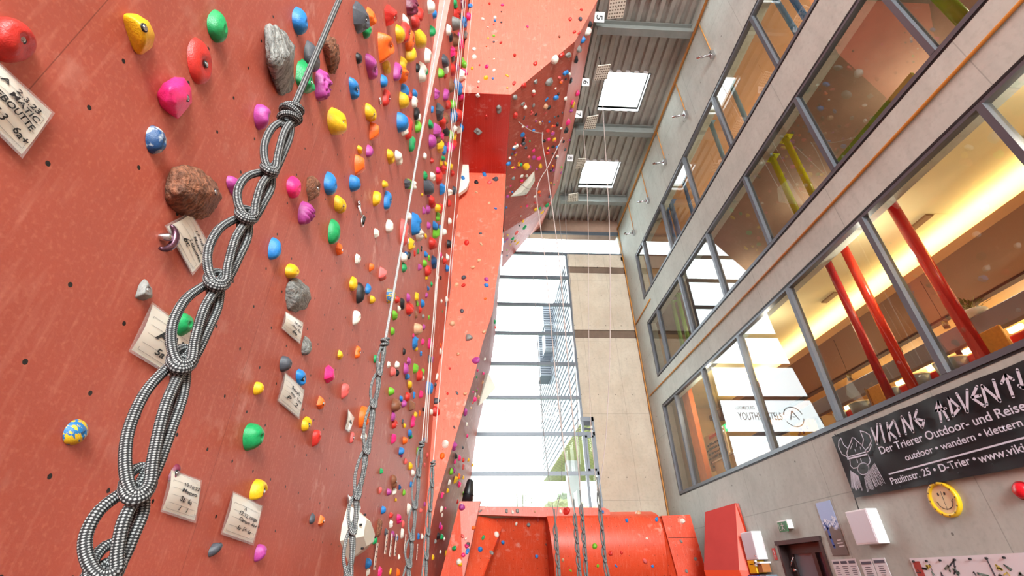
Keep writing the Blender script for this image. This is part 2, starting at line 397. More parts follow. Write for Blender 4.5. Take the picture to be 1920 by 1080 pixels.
# overhang: underside, prow, flank
A0 = Vector((-.70, 7, 11.6)); A1 = Vector((.55, 7, 11.6)); B1 = Vector((.55, 9.6, 11.6)); B0 = Vector((-.70, 9.6, 11.6))
k = .51
def o1(x, z): return Vector((x, 7-(z-11.6)*k, z))
Cq = o1(2.13, 12.9); Tq = o1(2.70, 13.9); TT = o1(2.88, 14.25); TL = o1(-.45, 14.25)
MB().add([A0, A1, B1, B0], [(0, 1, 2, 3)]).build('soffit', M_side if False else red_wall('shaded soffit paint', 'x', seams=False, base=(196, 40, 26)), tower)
MB().add([A0, A1, Cq, Tq, TT, TL], [(5, 4, 3, 2, 1, 0)]).build('prow_face', M_wallx, tower)
e1 = [A1, Vector((.56, 9.6, 11.6)), Vector((.60, 12.4, 11.7)), Vector((.62, 14.7, 11.8))]
e2 = [Cq, Vector((2.2, 9.6, 12.9)), Vector((2.27, 12.3, 13.0)), Vector((1.78, 14.7, 13.45))]
e3 = [Tq, Vector((2.74, 9.6, 13.9)), Vector((2.66, 12.3, 13.9)), Vector((2.25, 14.7, 13.9))]
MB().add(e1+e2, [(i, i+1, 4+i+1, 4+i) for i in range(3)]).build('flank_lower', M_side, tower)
e4 = [p+Vector((.05, 0, .37)) for p in e3]
MB().add(e2+e3+e4, [(i, i+1, 5+i, 4+i) for i in range(3)]+[(4+i, 5+i, 9+i, 8+i) for i in range(3)]).build('flank_upper', red_wall('pink upper flank paint', 'y', seams=False, base=(222, 128, 112)), tower)  # upper band, paler pink than the lower flank

SURF_V = []; SURF_F = []
def surf(polys):
    for p in polys:
        k = len(SURF_V); SURF_V.extend([Vector(a) for a in p]); SURF_F.append(tuple(range(k, k+len(p))))
surf([[(XL, YF, 0), (XL, 4.75, 0), (XL, 4.75, 14.3), (XL, YF, 14.3)]])
for a, b_, y0, y1 in ((near, mid, 4.75, 6.6), (mid, far, 6.6, 9.6)):
    for i in range(len(zs)-1): surf([[(a[i], y0, zs[i]), (b_[i], y1, zs[i]), (b_[i+1], y1, zs[i+1]), (a[i+1], y0, zs[i+1])]])
surf([[(-1, 4.74, 6.6), (-.6, 4.74, 6.6), (-.6, 4.74, 14.3), (-1, 4.74, 14.3)]] if False else [])
for i in range(len(st)-1):
    surf([[(lx[i], 9.6, st[i]), (rx[i], 9.6, st[i]), (rx[i+1], 9.6, st[i+1]), (lx[i+1], 9.6, st[i+1])],
          [(rx[i], 9.6, st[i]), (bx_[i], 14.7, st[i]), (bx_[i+1], 14.7, st[i+1]), (rx[i+1], 9.6, st[i+1])]])
surf([[A0, A1, B1, B0], [A0, A1, Cq], [A0, Cq, Tq, TL], [Tq, TT, TL]])
for i in range(3): surf([[e1[i], e1[i+1], e2[i+1], e2[i]], [e2[i], e2[i+1], e3[i+1], e3[i]]])

# ---------------------------------------------------------------- boulder blocks at the foot of the back window
def quadbody(pts_front, back, name, mat, parent):
    """closed body: front polygon (world points) pushed back by a vector"""
    return MB().prism(pts_front, back).build(name, mat, parent)
bou = thing('boulder_wall', 'low orange red bouldering wall with curved bulges under the back window', 'bouldering wall', (2, 12.5, 0))
# long top fascia with overhang underneath
def Y12(px, py, y=12.3): return onY(px, py, y)
pf = [Y12(884, 949), Y12(1134, 952), Y12(1143, 957), Y12(1145, 968), Y12(1140, 973), Y12(897, 965)]
MB().prism(pf, (0, 1.5, 0)).build('top_fascia', M_boul, bou)
# recessed dark back and lighter leaning panel
zt = Y12(1000, 968).z
MB().prism([(-.3, 12.6, zt), (1.75, 12.6, zt), (1.75, 13.7, .6), (-.3, 13.7, .6)], (0, .12, 0)).build('recess_back', M_boul, bou)
a = Y12(897, 967, 12.4); b_ = Y12(946, 976, 12.75); c_ = Y12(903, 1090, 12.2); d_ = Y12(864, 1090, 12.0)
c0 = c_+(c_-b_)*1.6; d0 = d_+(d_-a)*1.6
MB().prism([a, b_, c0, d0], (.06, .25, 0)).build('leaning_panel', M_boul, bou)
# big curved bulge
prof = [(0, zt+.12, .55), (0.0, zt-.02, .10), (0, zt-.25, -.05), (0, zt-.55, -.12), (0, zt-.85, -.1), (0, zt-1.15, 0), (0, zt-1.6, .25), (0, zt-2.3, .5), (0, 0, .6)]
yb = 12.15
prof = [(0, p.z, p.y) for p in smooth([(0, dy, z) for _, z, dy in prof], 4)]
def bx(side, z):
    py = 953 if side else 980
    t_ = (zt+.1-z)
    return (1.56+.09*t_) if not side else (4.30-.03*t_)
vs = []
for _, z, dy in prof:
    for s_ in (0, 1): vs.append((bx(s_, z), yb+dy, z))
for _, z, dy in prof:
    for s_ in (0, 1): vs.append((bx(s_, z), 13.8, z))
k = len(prof)
fs = [(2*i, 2*i+2, 2*i+3, 2*i+1) for i in range(k-1)] + [(2*i, 2*k+2*i, 2*k+2*i+2, 2*i+2) for i in range(k-1)] + [(2*i+1, 2*i+3, 2*k+2*i+3, 2*k+2*i+1) for i in range(k-1)] + [(0, 1, 2*k+1, 2*k)]
mb = MB(); mb.add(vs, fs[:k-1], True); mb.add(vs, fs[k-1:]); mb.build('bulge', M_boul, bou)
# narrow side strip and flat panel beside it
MB().prism([(4.32, 12.5, 2.86), (4.42, 12.35, 2.82), (4.62, 12.2, 0), (4.34, 12.5, 0)], (0, .5, 0)).build('edge_strip', M_boul, bou)
MB().prism([(4.40, 12.3, 2.86), (5.12, 12.3, 2.88), (5.2, 12.2, 1.6), (5.25, 12.1, 0), (4.64, 12.1, 0)], (0, .5, 0)).build('flat_panel', M_boul, bou)
for a_, b__ in (((4.43, 12.285, 2.36), (5.15, 12.285, 2.38)),):
    MB().box((4.46, 12.262, 2.375), (5.14, 12.30, 2.383)).build('panel_joint', M_dark, bou)
# slab rising at the left end
s1 = thing('boulder_wedge', 'slanting orange red wedge leaning between climbing tower and bouldering wall', 'bouldering wedge', (-.5, 12, 0))
A = Y12(862, 940, 10.9); B_ = Y12(900, 940, 10.9); C_ = Y12(868, 1088, 10.8); D_ = Y12(824, 1088, 10.8)
C2 = Vector((C_.x-.05, C_.y, 0)); D2 = Vector((D_.x-.02, D_.y, 0))
MB().prism([A, B_, C_, C2, D2, D_], (.0, .35, 0)).build('face_panel', M_boul, s1)
MB().prism([B_+Vector((0, .0, 0)), B_+Vector((.0, .35, .0)), C_+Vector((.0, .35, 0)), C_], (.012, 0, 0)).build('side_panel', M_side, s1)
# tall glossy prism against the concrete wall
s2 = thing('boulder_prism', 'tall glossy red wedge volume standing against the concrete wall near the door', 'bouldering wedge', (5.2, 10.8, 0))
T0 = Y12(1322, 960, 11.15); T1 = Y12(1384, 943, 10.62); T1.x = min(T1.x, 5.47); L0 = Y12(1320, 1069, 11.1); L1 = Y12(1386, 1069, 10.5); W0 = Vector((5.49, 10.52, 2.9)); W1 = Vector((5.49, 10.43, 1.66)); G0 = Vector((4.95, 11.2, 0)); G1 = Vector((5.25, 10.8, 0)); W2 = Vector((5.49, 10.43, 0)); R0 = Vector((5.47, 11.6, 2.78)); R2 = Vector((5.49, 11.6, 0))
M_gloss = plain('glossy faded red panel', (176, 66, 62), .18, vary=.06, nscale=3)
mb = MB(); mb.cur = 0
mb.add([T0, T1, L1, L0, W0, W1, G0, G1, W2, R0, R2], [(0, 3, 2, 1)])
mb.cur = 1
mb.add([T0, T1, L1, L0, W0, W1, G0, G1, W2, R0, R2], [(1, 2, 5, 4), (3, 6, 7, 2), (2, 7, 8, 5), (0, 1, 4, 9), (0, 9, 10, 6, 3)])
mb.build('body', [M_gloss, plain('orange red flank', (222, 76, 44), .4)], s2)
# black punch-bag shaped roll on the wedge
s3 = thing('rolled_mat', 'black tapered rolled mat standing on the red wedge', 'mat', (-.3, 12.2, 3.2))
q0 = Y12(876, 941, 11.05); q1 = Y12(882, 899, 11.05)
MB().tube([q0, q0+(q1-q0)*.5, q0+(q1-q0)*.93, q1], [.12, .105, .07, .045], 20).build('roll', plain('black vinyl', (26, 26, 30), .4), s3)
MB().tube([q0+(q1-q0)*.3, q0+(q1-q0)*.34], [.128, .127], 20).build('strap', M_dark, s3)
for px_, w_ in ((0, 0),):
    pass
# surfaces for holds
surf([[Vector(vs[2*i]), Vector(vs[2*i+2]), Vector(vs[2*i+3]), Vector(vs[2*i+1])] for i in range(k-1)])
surf([[pf[0], pf[5], pf[4], pf[3], pf[2], pf[1]], [a, d0, c0, b_], [A, D_, C_, B_]])
surf([[(4.40, 12.3, 2.86), (4.64, 12.1, 0), (5.25, 12.1, 0), (5.12, 12.3, 2.88)], [(-.3, 13.7, .6), (1.75, 13.7, .6), (1.75, 12.6, zt), (-.3, 12.6, zt)]])

# ---------------------------------------------------------------- rooms behind the right-hand glazing
M_inwall = plain('warm inner wall', (196, 166, 120), .8, vary=.05, nscale=2)
M_floorin = plain('inner floor', (110, 84, 66), .6)
# lower room (cafe)
struct('floor_gallery', MB().box((X1, YF, 3.2), (12, YB+.3, 3.5)), M_floorin)
struct('ceiling_gallery', MB().box((X1, YF, 6.32), (7.95, YB+.3, 6.5)), M_cream)
mb = MB(); mb.box((7.45, YF, 5.9), (9.2, YB, 5.98)); mb.box((7.45, YF, 5.98), (7.5, YB, 6.06)); mb.box((7.9, YF, 5.98), (8.0, YB, 6.4))
struct('ceiling_soffit', mb, plain('brown soffit', (150, 108, 78), .7))
struct('ceiling_rear', MB().box((9.3, YF, 6.1), (12, YB, 6.2)), plain('golden ceiling', (214, 168, 104), .7))
struct('trim_2', MB().box((9.16, YF, 5.86), (9.32, YB, 5.92)), plain('brown slot', (88, 64, 48), .7))
struct('wall_gallery', MB().box((12, YF, 3.2), (12.2, YB+.3, 14.3)).box((X1, YB, 3.5), (12, YB+.3, 14.3)).box((X1, YF-.2, 3.2), (12, YF, 14.3)), M_inwall)
cl = tag(MB().box((7.52, YF+.2, 6.0), (7.6, YB-1.5, 6.05)).build('cove_light', glow('warm strip glow', (255, 226, 160), 30)), 'warm strip light glowing in the ceiling cove of the cafe', 'light')
# middle and upper rooms
struct('floor_middle', MB().box((X1, YF, 6.5), (12, YB+.3, 6.9)), M_floorin)
struct('ceiling_middle', MB().box((X1, YF, 9.05), (12, YB+.3, 9.3)), M_greyceil)
struct('floor_upper', MB().box((X1, YF, 9.3), (12, YB+.3, 9.7)), M_floorin)
struct('ceiling_upper', MB().box((X1, YF, 11.95), (12, YB+.3, 12.2)), M_brownceil)
for yy in (1.5, 4.5, 7.5, 10.5):  # unseen point lights, added to brighten the rooms
    lamp('cafe_window_fill', (6.1, yy+.9, 5.7), 16, (1, .9, .74))
    lamp('cafe_fill', (11.4, yy, 5.7), 60, (1, .78, .48)); lamp('cafe_rear_fill', (9.9, yy, 4.6), 26, (1, .82, .55)); lamp('middle_room_fill', (7.6, yy, 8.3), 40, (1, .84, .62)); lamp('upper_room_fill', (8.0, yy, 10.6), 80, (1, .80, .56))

# coloured poles behind the glass
def pole(x, y, z0, z1, r, rgb, label, grp, flange=True):
    t = thing('steel_pole', label, 'pole', (x, y, z0), grp)
    mt = plain('gloss %s pole' % (rgb,), rgb, .25)
    MB().cyl((x, y, z0), (x, y, z1), r, 24).build('shaft', mt, t)
    if flange: MB().box((x-r*1.7, y-r*1.9, z1-.02), (x+r*1.7, y+r*1.9, z1), None).cyl((x-.0, y-r*1.4, z1-.05), (x, y-r*1.4, z1-.02), .02, 8).cyl((x-.0, y+r*1.4, z1-.05), (x, y+r*1.4, z1-.02), .02, 8).build('flange', mt, t)
RP = 'red poles behind the cafe glazing'
pole(5.93, 4.75, 3.5, 6.32, .075, (196, 26, 34), 'thick red pole behind the cafe glass, closest to the potted plant', RP)
pole(5.93, 5.8, 3.5, 6.32, .065, (228, 50, 24), 'orange red pole behind the cafe glass, the middle one of three', RP)
pole(5.93, 6.22, 3.5, 6.32, .06, (186, 26, 40), 'dark red pole behind the cafe glass, just beyond the orange red one', RP)
YP = 'green and yellow poles on the middle floor'
pole(6.0, 5.95, 6.9, 9.05, .06, (214, 216, 20), 'yellow pole on the middle floor, nearer to the green panels', YP)
pole(6.0, 6.45, 6.9, 9.05, .06, (204, 214, 30), 'yellow pole on the middle floor, further from the green panels', YP)
pole(6.0, 2.8, 6.9, 9.05, .09, (126, 196, 16), 'thick lime green pole behind the middle glazing near the top edge', YP)
pole(6.0, 12.0, 6.9, 9.05, .06, (120, 180, 40), 'slim green pole at the far end of the middle glazing, before the last mullion', YP)
pole(6.0, 12.45, 6.9, 9.05, .06, (120, 176, 60), 'slim green pole closest to the far corner on the middle floor', YP)
BP = 'blue poles on the upper floor'
pole(6.0, 4.65, 9.7, 11.95, .055, (88, 160, 214), 'sky blue pole on the upper floor, second from the top edge', BP)
pole(6.0, 4.36, 9.7, 11.95, .06, (40, 130, 214), 'bright blue pole on the upper floor at the top edge', BP)
pole(6.0, 6.68, 9.7, 11.95, .055, (126, 172, 200), 'pale blue pole on the upper floor beside the reflected skylight', BP)
pole(6.0, 7.85, 9.7, 11.95, .055, (126, 168, 196), 'pale blue pole on the upper floor between two mullions', BP)
pole(6.0, 9.9, 9.7, 11.95, .055, (70, 110, 170), 'dark blue pole on the upper floor, third from the far end', BP)
pole(6.0, 10.95, 9.7, 11.95, .08, (90, 118, 170), 'greyish blue pole on the upper floor, thickest of the far ones', BP)
pole(6.0, 11.3, 9.7, 11.95, .055, (70, 110, 170), 'dark blue pole on the upper floor, closest to the far end', BP)

# green panels and timber rail at the sill of the middle floor
t = thing('sill_panelling', 'orange timber rail with bright green panels along the middle floor sill', 'panelling', (6.2, 4, 6.9))
MB().box((6.1, -3, 7.32), (6.2, 14.4, 7.5)).build('timber_rail', M_wood, t)
MB().box((6.2, -3, 6.9), (6.25, 14.4, 7.32)).build('backing', plain('dark backing', (60, 34, 26), .8), t)
for i in range(4):
    y0 = 3.62+i*.44
    MB().box((6.04, y0, 7.22), (6.09, y0+.425, 7.66)).build('green_panel', plain('bright green laminate', (112, 190, 20), .35), t)
t['label'] = 'orange timber rail with bright green panels along the middle floor sill'

# ledge, seats and stools in the cafe
t = thing('partition_ledge', 'grey brown bench partition running behind the cafe glass', 'partition', (6.5, 5, 3.5))
MB().box((6.5, -3, 4.2), (6.62, 11.2, 4.46)).build('ledge_board', plain('grey brown laminate', (112, 112, 124), .3), t, .01)
MB().box((6.9, -3, 3.5), (7.0, 11.2, 3.98)).build('back_panel', plain('wine red panel', (120, 26, 24), .6), t)
for i in range(9):
    MB().box((6.58, -2.5+i*1.6, 3.5), (6.66, -2.42+i*1.6, 4.2)).build('post', M_dark, t)
SG = 'red upholstered seats behind the cafe glass'
def sill_y(px, x=6.25): return onX(px, 798-.43*(px-1573)-10, x).y
for pa, pb, nm in ((1900, 1932, 'at the picture edge beyond the large yellow table side'), (1812, 1860, 'behind the thick red pole'), (1744, 1767, 'just before the mullion'), (1684, 1708, 'between the orange red and dark red poles'), (1631, 1644, 'narrow, beside the small yellow table side'), (1586, 1610, 'farthest, next to the reflected window')):
    y1, y0 = sill_y(pa), sill_y(pb); s = thing('bench_seat', 'red padded seat back '+nm, 'seat', (6.3, y0, 3.5), SG)
    MB().box((6.25, y0, 3.5), (6.33, y1, 3.96)).build('backrest', plain('red upholstery', (224, 30, 20), .6), s, .02)
    MB().box((6.27, y0+.02, 3.99), (6.31, y1-.02, 4.05)).build('trim_light', glow('small warm light', (255, 225, 160), 3), s)
GG = 'grey tub chairs behind the cafe glass'
for pa, pb, nm in ((1768, 1818, 'largest, between the mullion and the thick red pole'), (1710, 1747, 'between the orange red pole and the mullion'), (1672, 1688, 'small, between the dark red and orange red poles'), (1605, 1633, 'beside the narrow red seat'), (1571, 1587, 'small, next to the far mullion')):
    y1, y0 = sill_y(pa, 6.22), sill_y(pb, 6.22); y = (y0+y1)/2; r = (y1-y0)*.5
    s = thing('tub_chair', 'grey curved tub chair '+nm, 'chair', (6.12, y, 3.5), GG)
    MB().lathe((6.22, y, 3.5), [(r*.7, 0), (r*.78, .15), (r*.92, .32), (r, .46), (r*.9, .46), (r*.85, .3), (0, .28)], n=28).build('shell', plain('grey moulded shell', (116, 130, 142), .3), s)
    MB().lathe((6.22, y, 3.5), [(r*1.01, .456), (r*1.0, .475), (r*.93, .475), (r*.9, .456)], n=28).build('rim', plain('pale rim', (236, 214, 170), .4), s)
for pa, pb, nm in ((1854, 1899, 'large yellow wooden table side under the potted plant'), (1638, 1663, 'small yellow wooden table side behind the dark red pole')):
    y1, y0 = sill_y(pa, 6.18), sill_y(pb, 6.18); s = thing('side_table', nm, 'table', (6.2, y0, 3.5))
    MB().box((6.16, y0, 3.5), (6.2, y1-.03, 4.1)).build('side_panel', plain('honey wood', (226, 170, 74), .5, vary=.1), s, .01)
    MB().box((6.14, y1-.03, 3.5), (6.21, y1, 4.12)).build('edge_strip', M_chrome, s)
s = thing('potted_plant', 'small leafy plant in a white bowl on the cafe partition', 'plant', (6.6, 5.1, 4.46))
MB().lathe((6.58, 5.08, 4.46), [(.06, 0), (.12, .03), (.16, .09), (.15, .10), (.1, .06)], n=20).build('bowl', M_white, s)
mb = MB(); rr = random.Random(3)
for i in range(46):
    a = rr.uniform(0, 2*PI); el = rr.uniform(.25, 1.35); L = rr.uniform(.12, .30)
    d = Vector((math.cos(a)*math.cos(el), math.sin(a)*math.cos(el), math.sin(el))); p = Vector((6.58, 5.08, 4.54))+d*L*.55; q = p+d*L*.5-Vector((0, 0, .04))
    sd = d.cross(Vector((0, 0, 1))).normalized()*.016
    mb.add([p, (p+q)/2+sd, q, (p+q)/2-sd], [(0, 1, 2, 3)])
    mb.tube([Vector((6.58, 5.08, 4.5)), p], .003, 4)
mb.build('leaves', plain('olive leaves', (96, 100, 30), .5), s)
# ceiling speakers and pendant lamps
for x, y in ((7.0, 3.6), (6.9, 5.3), (6.95, 7.6)):
    s = thing('ceiling_vent', 'dark slotted ceiling vent ' + {3.6: 'nearest to the thick red pole top', 5.3: 'between the red poles and the mullion', 7.6: 'beyond the mullions near the reflected window'}[y], 'vent', (x, y, 6.3), 'vents in the cream cafe ceiling')
    MB().box((x-.06, y-.2, 6.29), (x+.06, y+.2, 6.318)).build('grille', plain('brown grille', (120, 92, 60), .6), s)
    MB().box((x+.08, y-.22, 6.312), (x+.3, y+.22, 6.319)).build('cover_plate', M_cream, s)
for y, nm in ((3.55, 'above the potted plant'), (5.6, 'beside the nearer mullion'), (6.6, 'between the red poles'), (7.95, 'near the far mullion')):
    s = thing('pendant_lamp', 'small cylindrical pendant lamp '+nm, 'lamp', (8.4, y+1.0, 5.9), 'pendant lamps over the cafe partition')
    X, Y = 7.6, y+.75
    MB().cyl((X, Y, 4.98), (X, Y, 5.1), .045, 14).build('lamp_shade', plain('brass grey shade', (140, 124, 92), .35, .6), s)
    MB().cyl((X, Y, 5.1), (X, Y, 5.92), .004, 6).build('cord', M_dark, s)
# far end of the cafe: pale column, timber fins, notice board, counter, exit sign
s = thing('timber_fins', 'curved stack of orange timber fins at the far end of the cafe', 'screen', (5.95, 12.9, 3.5))
for i in range(4): MB().box((5.88+i*.03, 12.55+i*.17, 3.5), (6.02+i*.03, 12.68+i*.17, 6.3)).build('fin', plain('bright orange timber', (226, 118, 40), .4, vary=.12, nscale=6), s, .01)
struct('trim_3', MB().box((5.9, 13.25, 3.5), (6.0, 13.4, 6.3)), plain('grey post', (100, 104, 106), .5))
struct('trim_4', MB().box((5.86, 13.42, 3.5), (6.3, 14.2, 6.3)), plain('pale plaster column', (196, 190, 150), .7))
s = thing('notice_board', 'cream notice board with red heading at the far end of the cafe', 'notice board', (6.4, 12.6, 3.9))
MB().box((6.42, 12.1, 4.05), (6.46, 13.35, 5.0)).build('board', plain('board cream', (222, 208, 178), .6), s)
mb = MB(); mb.cur = 0; mb.box((6.405, 12.3, 4.86), (6.415, 13.0, 4.93)); mb.build('heading', plain('red print', (200, 60, 40), .6), s)
mb = MB(); rr = random.Random(5)
for i in range(6):
    y = 12.2
    while y < 13.2:
        w = rr.uniform(.04, .16); mb.box((6.405, y, 4.12+i*.115), (6.415, y+w, 4.12+i*.115+rr.uniform(.03, .07))); y += w+rr.uniform(.02, .06)
mb.build('text_rows', plain('dark print', (52, 44, 40), .6), s)
s = thing('service_counter', 'pale wooden counter below the notice board in the cafe', 'counter', (6.3, 12, 3.5))
MB().box((6.14, 11.3, 3.5), (6.36, 12.5, 4.12)).build('front', plain('pale birch', (222, 186, 130), .5), s); MB().box((6.1, 11.25, 4.12), (6.38, 12.53, 4.16)).build('worktop', plain('pale top', (236, 220, 190), .4), s)
s = thing('exit_sign', 'small glowing green exit sign inside the far end of the cafe', 'sign', (7.2, 13.3, 5.3))
MB().box((7.2, 13.2, 5.22), (7.24, 13.75, 5.42)).build('case', glow('green sign glow', (60, 220, 120), 1.2), s)
mb = MB(); mb.box((7.19, 13.28, 5.27), (7.198, 13.4, 5.36)).box((7.19, 13.5, 5.3), (7.198, 13.68, 5.33)); mb.build('pictogram', glow('white sign glow', (235, 255, 240), 2), s)
s = thing('leaflet_rack', 'yellow leaflet display between the reflected window and the mullion', 'rack', (6.15, 8.7, 3.5))
MB().box((6.32, 8.6, 3.5), (6.42, 9.3, 4.15)).build('panel', plain('yellow panel', (240, 190, 30), .5), s)
mb = MB(); rr = random.Random(9)
for i in range(14): y = rr.uniform(8.62, 9.2); z = rr.uniform(3.6, 4.05); mb.box((6.31, y, z), (6.318, y+.05, z+.05))
mb.build('prints', plain('mixed print', (150, 90, 30), .6), s)

# ---------------------------------------------------------------- fittings on the concrete wall
t = MB()
t.cyl((XR-.05, YF+.1, 13.86), (XR-.05, YB-.1, 13.86), .036, 10)
rail = tag(t.build('rail_pipe', M_orange), 'orange pipe running along the top of the concrete wall', 'pipe')
for i in range(11):
    y = 14.55-1.72*i-.1 if i else 14.4
    y = 13.12-1.72*(i-1)
    if y < 3: continue
    s = thing('wall_bracket', {0: 'closest to the far corner', 1: 'second from the far corner', 2: 'third from the far corner', 3: 'fourth from the far corner', 4: 'fifth from the far corner', 5: 'sixth from the far corner', 6: 'closest to the picture top', 7: 'beyond the picture top'}.get(i, 'high up'), 'bracket', (XR, y, 12.42), 'steel belay brackets high on the concrete wall')
    s['label'] = 'steel anchor bracket with orange drop pipe on the concrete wall, ' + s['label']
    MB().cyl((XR-.02, y, 12.5), (XR-.02, y+.02, 13.84), .014, 8).build('drop_pipe', M_orange, s)
    MB().box((XR-.10, y-.07, 12.30), (XR, y+.05, 12.5)).build('mount', M_chrome, s, .01)
    MB().cyl((XR-.1, y-.02, 12.38), (XR-.38, y+.12, 12.42), .028, 12).cyl((XR-.30, y+.04, 12.36), (XR-.30, y+.14, 12.5), .03, 12).build('arm', M_chrome, s)
tag(MB().tube([(XR-.03, YF, 6.55), (XR-.03, 5, 6.56), (XR-.03, 14.5, 6.64)], .022, 8).build('conduit', M_orange), 'long orange conduit on the concrete band between lower and middle glazing', 'pipe')
tag(MB().tube([(XR-.03, 14.6, 9.35), (XR-.03, 12.9, 9.4)], .022, 8).build('conduit', M_orange), 'short orange conduit on the band below the upper glazing', 'pipe')
tag(MB().tube([(XR-.03, 14.68, 13.8), (XR-.03, 14.68, 9.4), (XR-.03, 14.7, 3.0), (XR-.03, 14.7, 0)], .022, 8).build('conduit', M_orange), 'vertical orange conduit in the corner beside the brown concrete', 'pipe')

# door
s = struct('door_1', MB().box((XR-.02, dy0, 0), (X1, dy0+.06, dz)).box((XR-.02, dy1-.06, 0), (X1, dy1, dz)).box((XR-.04, dy0-.02, dz-.05), (X1, dy1+.02, dz+.02)).box((XR+.1, dy0+.06, dz-.2), (XR+.2, dy1-.06, dz-.05)).box((XR+.1, 8.62, 0), (XR+.2, 8.72, dz-.2)).box((XR+.1, 9.3, 0), (XR+.2, 9.44, dz-.2)), plain('dark brown door frame', (52, 38, 38), .4))
MB().box((XR+.14, 8.72, 0), (XR+.16, 9.3, dz-.2)).build('pane', plain('blue grey door glass', (110, 128, 140), .15), s)
MB().box((XR+.14, 8.26, 0), (XR+.16, 8.62, dz-.2)).build('side_pane', plain('dim door glass', (66, 68, 88), .15), s)
MB().tube([(XR+.08, 9.25, 1.86), (XR+.05, 9.38, 1.7)], .012, 8).cyl((XR+.05, 9.3, 1.66), (XR+.12, 9.3, 1.66), .02, 10).build('door_closer', M_chrome, s)

# projector-like white boxes
def wallbox(y0, y1, z0, z1, d, label, extra=False):
    s = thing('loudspeaker_box', label, 'box', (XR, (y0+y1)/2, z0), 'white wall boxes')
    MB().box((XR-d, y0, z0), (XR, y1, z1)).build('case', plain('white enamel', (232, 232, 236), .45), s, .008)
    MB().box((XR-d-.004, y0+.02, z0+.02), (XR-d, y1-.02, z1-.02)).build('front_cover', plain('pale lilac grey', (214, 214, 224), .5), s)
    if extra: MB().cyl((XR-d-.006, y0+.05, z0+.06), (XR-d-.02, y0+.05, z0+.06), .014, 10).build('lock', M_chrome, s)
wallbox(6.78, 7.22, 1.93, 2.36, .16, 'white box on the concrete wall between poster and smiling clock', False)
wallbox(9.95, 10.4, 1.85, 2.33, .2, 'white box with lock beside the red boulder wedge and the door', True)
# exit sign over the door
s = thing('exit_sign', 'white and green running man exit sign above the door', 'sign', (XR, 9, 2.3))
MB().box((XR-.1, 8.83, 2.28), (XR, 9.15, 2.42)).build('case', M_white, s, .006)
MB().box((XR-.112, 8.85, 2.24), (XR-.1, 9.12, 2.4)).build('face', plain('exit green', (20, 120, 70), .4), s)
mb = MB(); xx = XR-.118
def strip(mb, pts, w, x, t=.004):
    """flat strokes in the wall plane, pts are (y, z)"""
    for (a, b_), (c, d) in zip(pts, pts[1:]):
        L = math.hypot(c-a, d-b_) or 1e-6; ny, nz = -(d-b_)/L*w/2, (c-a)/L*w/2
        mb.add([(x, a+ny, b_+nz), (x, a-ny, b_-nz), (x, c-ny, d-nz), (x, c+ny, d+nz)], [(0, 1, 2, 3)])
        mb.add([(x, a+math.cos(q)*w/2, b_+math.sin(q)*w/2) for q in [i*PI/4 for i in range(8)]], [tuple(range(8))])
    a, b_ = pts[-1]; mb.add([(x, a+math.cos(q)*w/2, b_+math.sin(q)*w/2) for q in [i*PI/4 for i in range(8)]], [tuple(range(8))])
strip(mb, [(8.98, 2.37), (8.98, 2.31), (9.02, 2.27)], .02, xx); strip(mb, [(8.98, 2.31), (8.94, 2.27)], .016, xx); strip(mb, [(9.02, 2.34), (8.94, 2.34)], .012, xx); strip(mb, [(9.08, 2.37), (9.08, 2.27), (9.06, 2.27)], .01, xx)
mb.build('pictogram', M_white, s)

def paper(y0, y1, z0, z1, name, label, cat, mat, x=XR-.006, t=.004, grp=None):
    s = thing(name, label, cat, (x, (y0+y1)/2, z0), grp)
    MB().box((x-t, y0, z0), (x, y1, z1)).build('sheet', mat, s); return s, x-t-.002
# poster: sky, snowy ridge, climber, dark ground
g = G('mountain poster print'); P, X, Y, Z = g.pos()
nz = g.noise(9, 5); h = g.math('ADD', Z, g.math('MULTIPLY', g.math('SUBTRACT', nz, .5), .28))
c = g.mix(g.ramp(h, 2.16, 2.2), (.16, .13, .11), g.mix(g.ramp(g.noise(30, 4), .4, .6), (.75, .82, .95), (.12, .22, .5)))
c = g.mix(g.ramp(h, 2.31, 2.33), c, (.36, .5, .8)); g.col(c)
s, x = paper(7.66, 8.03, 1.83, 2.58, 'poster', 'tall mountain poster with snowy ridge and blue sky beside the door', 'poster', g.m)
mb = MB(); strip(mb, [(7.93, 2.22), (7.94, 2.08), (7.92, 1.95)], .05, x); strip(mb, [(7.94, 2.2), (7.97, 2.28)], .03, x); mb.build('climber_figure', plain('blue jacket print', (60, 100, 190), .5), s)
mb = MB(); strip(mb, [(7.8, 2.03), (7.72, 2.03)], .012, x); strip(mb, [(7.82, 1.99), (7.7, 1.99)], .014, x); strip(mb, [(7.8, 1.95), (7.69, 1.95)], .014, x); mb.build('caption', M_white, s)
def sheet(y0, y1, z0, z1, label, hd=True, cols=1, grp='printed notices below the poster', seed=1):
    s, x = paper(y0, y1, z0, z1, 'printed_notice', label, 'notice', plain('paper white', (222, 222, 226), .6), grp=grp)
    rr = random.Random(seed); mb = MB()
    cw = (y1-y0)/cols
    if hd:
        for c_ in range(cols): mb.box((x-.001, y0+cw*c_+.02, z1-.06), (x, y0+cw*(c_+1)-.02, z1-.025))
    z = z1-.1
    while z > z0+.02:
        for c_ in range(cols):
            a = y0+cw*c_+.03; L = rr.uniform(.4, .95)*(cw-.05); o_ = (cw-.06-L)/2
            mb.box((x-.001, a+max(0, o_), z), (x, a+max(0, o_)+L, z+.008))
        z -= .026
    mb.build('print', plain('notice ink', (80, 80, 96), .6), s)
sheet(7.56, 8.1, 1.25, 1.78, 'large pale price list in three columns below the mountain poster', True, 3, seed=2)
sheet(7.24, 7.48, 1.3, 1.76, 'white notice with black heading, directly beside the price list', True, 1, seed=3)
